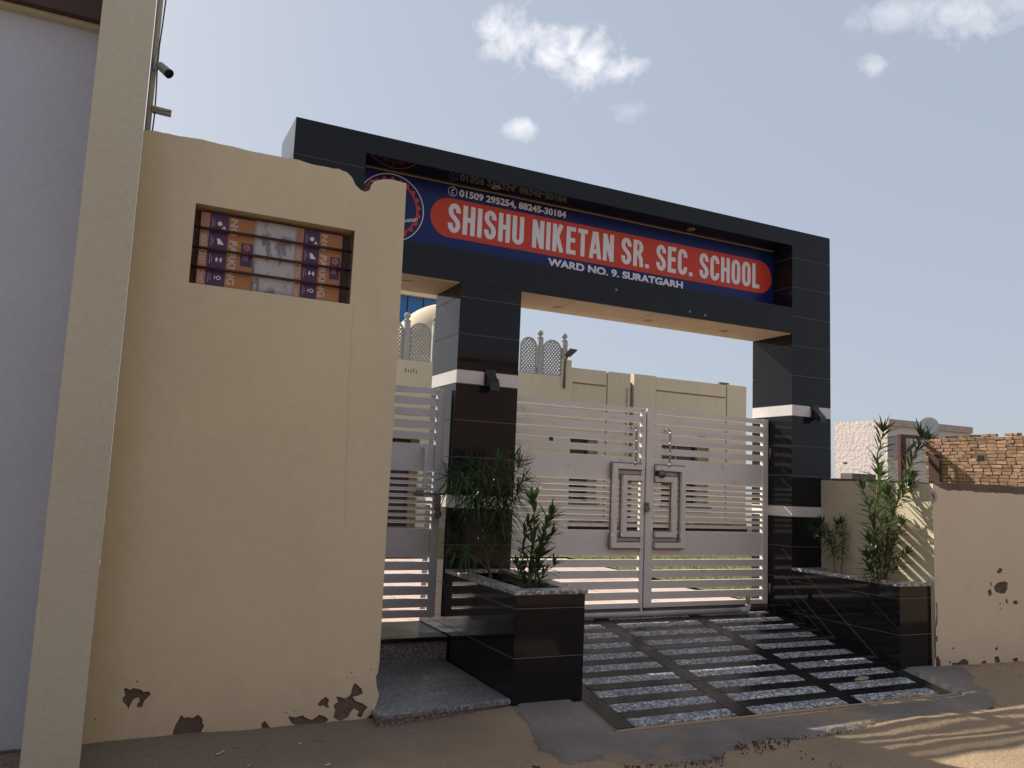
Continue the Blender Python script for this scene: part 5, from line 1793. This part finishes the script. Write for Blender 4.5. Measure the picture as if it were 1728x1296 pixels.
# low roof edge with grey sheet seen over the return wall
rs0 = py(1428, 801, 8.2); rs1 = py(1468, 803, 8.2)
o = BX('grey_plank', mat('grey_plank_wood', (.14, .12, .13), .9), None, rs0.x, rs1.x, 8.1, 8.3, 1.78, rs0.z + .02)
tag(o, 'dark grey plank lying behind the top of the low return wall', 'plank')
o = BX('pink_parapet', mat('pink_paint', (.55, .30, .24), .9), None, pxx(1540, 790, 15.5).x, 15.5 + .3, 12.3, 12.5, 0, pxx(1540, 792, 15.5).z)
tag(o, 'faded pink low parapet left of the brick wall', 'wall')

# ------------------------------------------------------------------ across the street (seen only in the polished granite)
oh = thing('opposite_house', 'brown house across the street, mirrored darkly in the polished granite', 'house', (0, -6, 0))
BX('wall', OPP, oh, -14, 11.5, -9, -4.6, 0, 4.6)
BX('parapet', mat('opp_parapet', (.30, .22, .15), .9), oh, -14.1, 11.6, -9.05, -4.5, 4.601, 4.75)
for x in (-9, -4.5, 1.5, 7):
    BX('window', DARKWIN, oh, x, x + 1.1, -4.62, -4.58, 1.2, 2.4)
BX('door', MAROON, oh, -1.6, -.5, -4.62, -4.57, .0, 2.1)
o = BX('opposite_wall', OPP, None, 11.7, 40, -4.9, -4.6, 0, 2.1)
tag(o, 'low brown wall across the street, mirrored in the right pillar', 'wall')

# ------------------------------------------------------------------ clods, litter and pebbles on the sand
rc_ = random.Random(9)


def rock(b, c, s):
    vs = []
    for q in ((1, 0, 0), (-1, 0, 0), (0, 1, 0), (0, -1, 0), (0, 0, 1), (0, 0, -1)):
        k = s * rc_.uniform(.6, 1.3)
        vs.append((c[0] + q[0] * k, c[1] + q[1] * k, c[2] + q[2] * k * .7))
    b.add(vs, [(0, 2, 4), (2, 1, 4), (1, 3, 4), (3, 0, 4), (2, 0, 5), (1, 2, 5), (3, 1, 5), (0, 3, 5)])


b = MB()
for (u0, v0, u1, v1, n, sp, s) in ((1240, 1256, 1335, 1248, 150, 18, .007), (1150, 1287, 1226, 1278, 70, 14, .006), (1330, 1246, 1440, 1232, 60, 5, .006), (1050, 1292, 1150, 1290, 50, 5, .006), (1340, 1270, 1420, 1290, 14, 12, .006), (900, 1290, 910, 1294, 14, 5, .007)):
    for _ in range(n):
        t_ = rc_.random()
        p = pz(u0 + (u1 - u0) * t_, v0 + (v1 - v0) * t_ + rc_.gauss(0, sp * .4), .02)
        rock(b, (p.x, p.y, gz(p.x, p.y) + .012 + rc_.uniform(-.006, .008)), s * rc_.uniform(.5, 1.7))
o = b.build('earth_clods', CLOD, fix=False)
tag(o, 'dark crumbs of broken earth along the edge of the concrete apron', 'earth', kind='stuff')
b = MB()
for _ in range(900):
    x = rc_.uniform(-.6, 9); y = rc_.uniform(3.2, 5.35)
    rock(b, (x, y, gz(x, y) + bumps(x, y) + .001), rc_.uniform(.002, .006) * (1.8 if rc_.random() < .04 else 1))
o = b.build('gravel', PEB, fix=False)
tag(o, 'small pale grit scattered over the sandy street', 'gravel', kind='stuff')
b = MB()
for _ in range(260):
    x = rc_.uniform(-.4, 2.2); y = 5.34 - abs(rc_.gauss(0, .22))
    rock(b, (x, y, gz(x, y) + bumps(x, y) + .002), rc_.uniform(.003, .011))
for _ in range(120):
    x = rc_.uniform(7.1, 9.2); y = 5.34 - abs(rc_.gauss(0, .15))
    rock(b, (x, y, gz(x, y) + bumps(x, y) + .002), rc_.uniform(.003, .01))
o = b.build('plaster_crumbs', mat('crumb_brown', (.20, .15, .11), 1, (.36, .29, .2), 25, 1), fix=False)
tag(o, 'crumbs of fallen plaster and earth along the foot of the street walls', 'debris', kind='stuff')
b = MB()
for (u, v, s) in ((368, 1279, .014), (553, 1285, .016), (375, 1277, .01), (505, 1264, .009), (420, 1289, .009), (160, 1275, .01)):
    s *= .55
    p = pz(u, v, .03)
    zz = gz(p.x, p.y) + bumps(p.x, p.y) + .006
    b.add([(p.x - s * 2, p.y - s, zz), (p.x + s * 1.6, p.y - s * .7, zz + .004), (p.x + s * 2, p.y + s * 1.2, zz + .009), (p.x - s * 1.2, p.y + s, zz + .003)], [(0, 1, 2, 3)])
o = b.build('paper_scraps', mat('scrap_white', (.55, .52, .48), .8), fix=False)
tag(o, 'tiny whitish litter scraps on the sand below the tall wall', 'litter', kind='stuff')
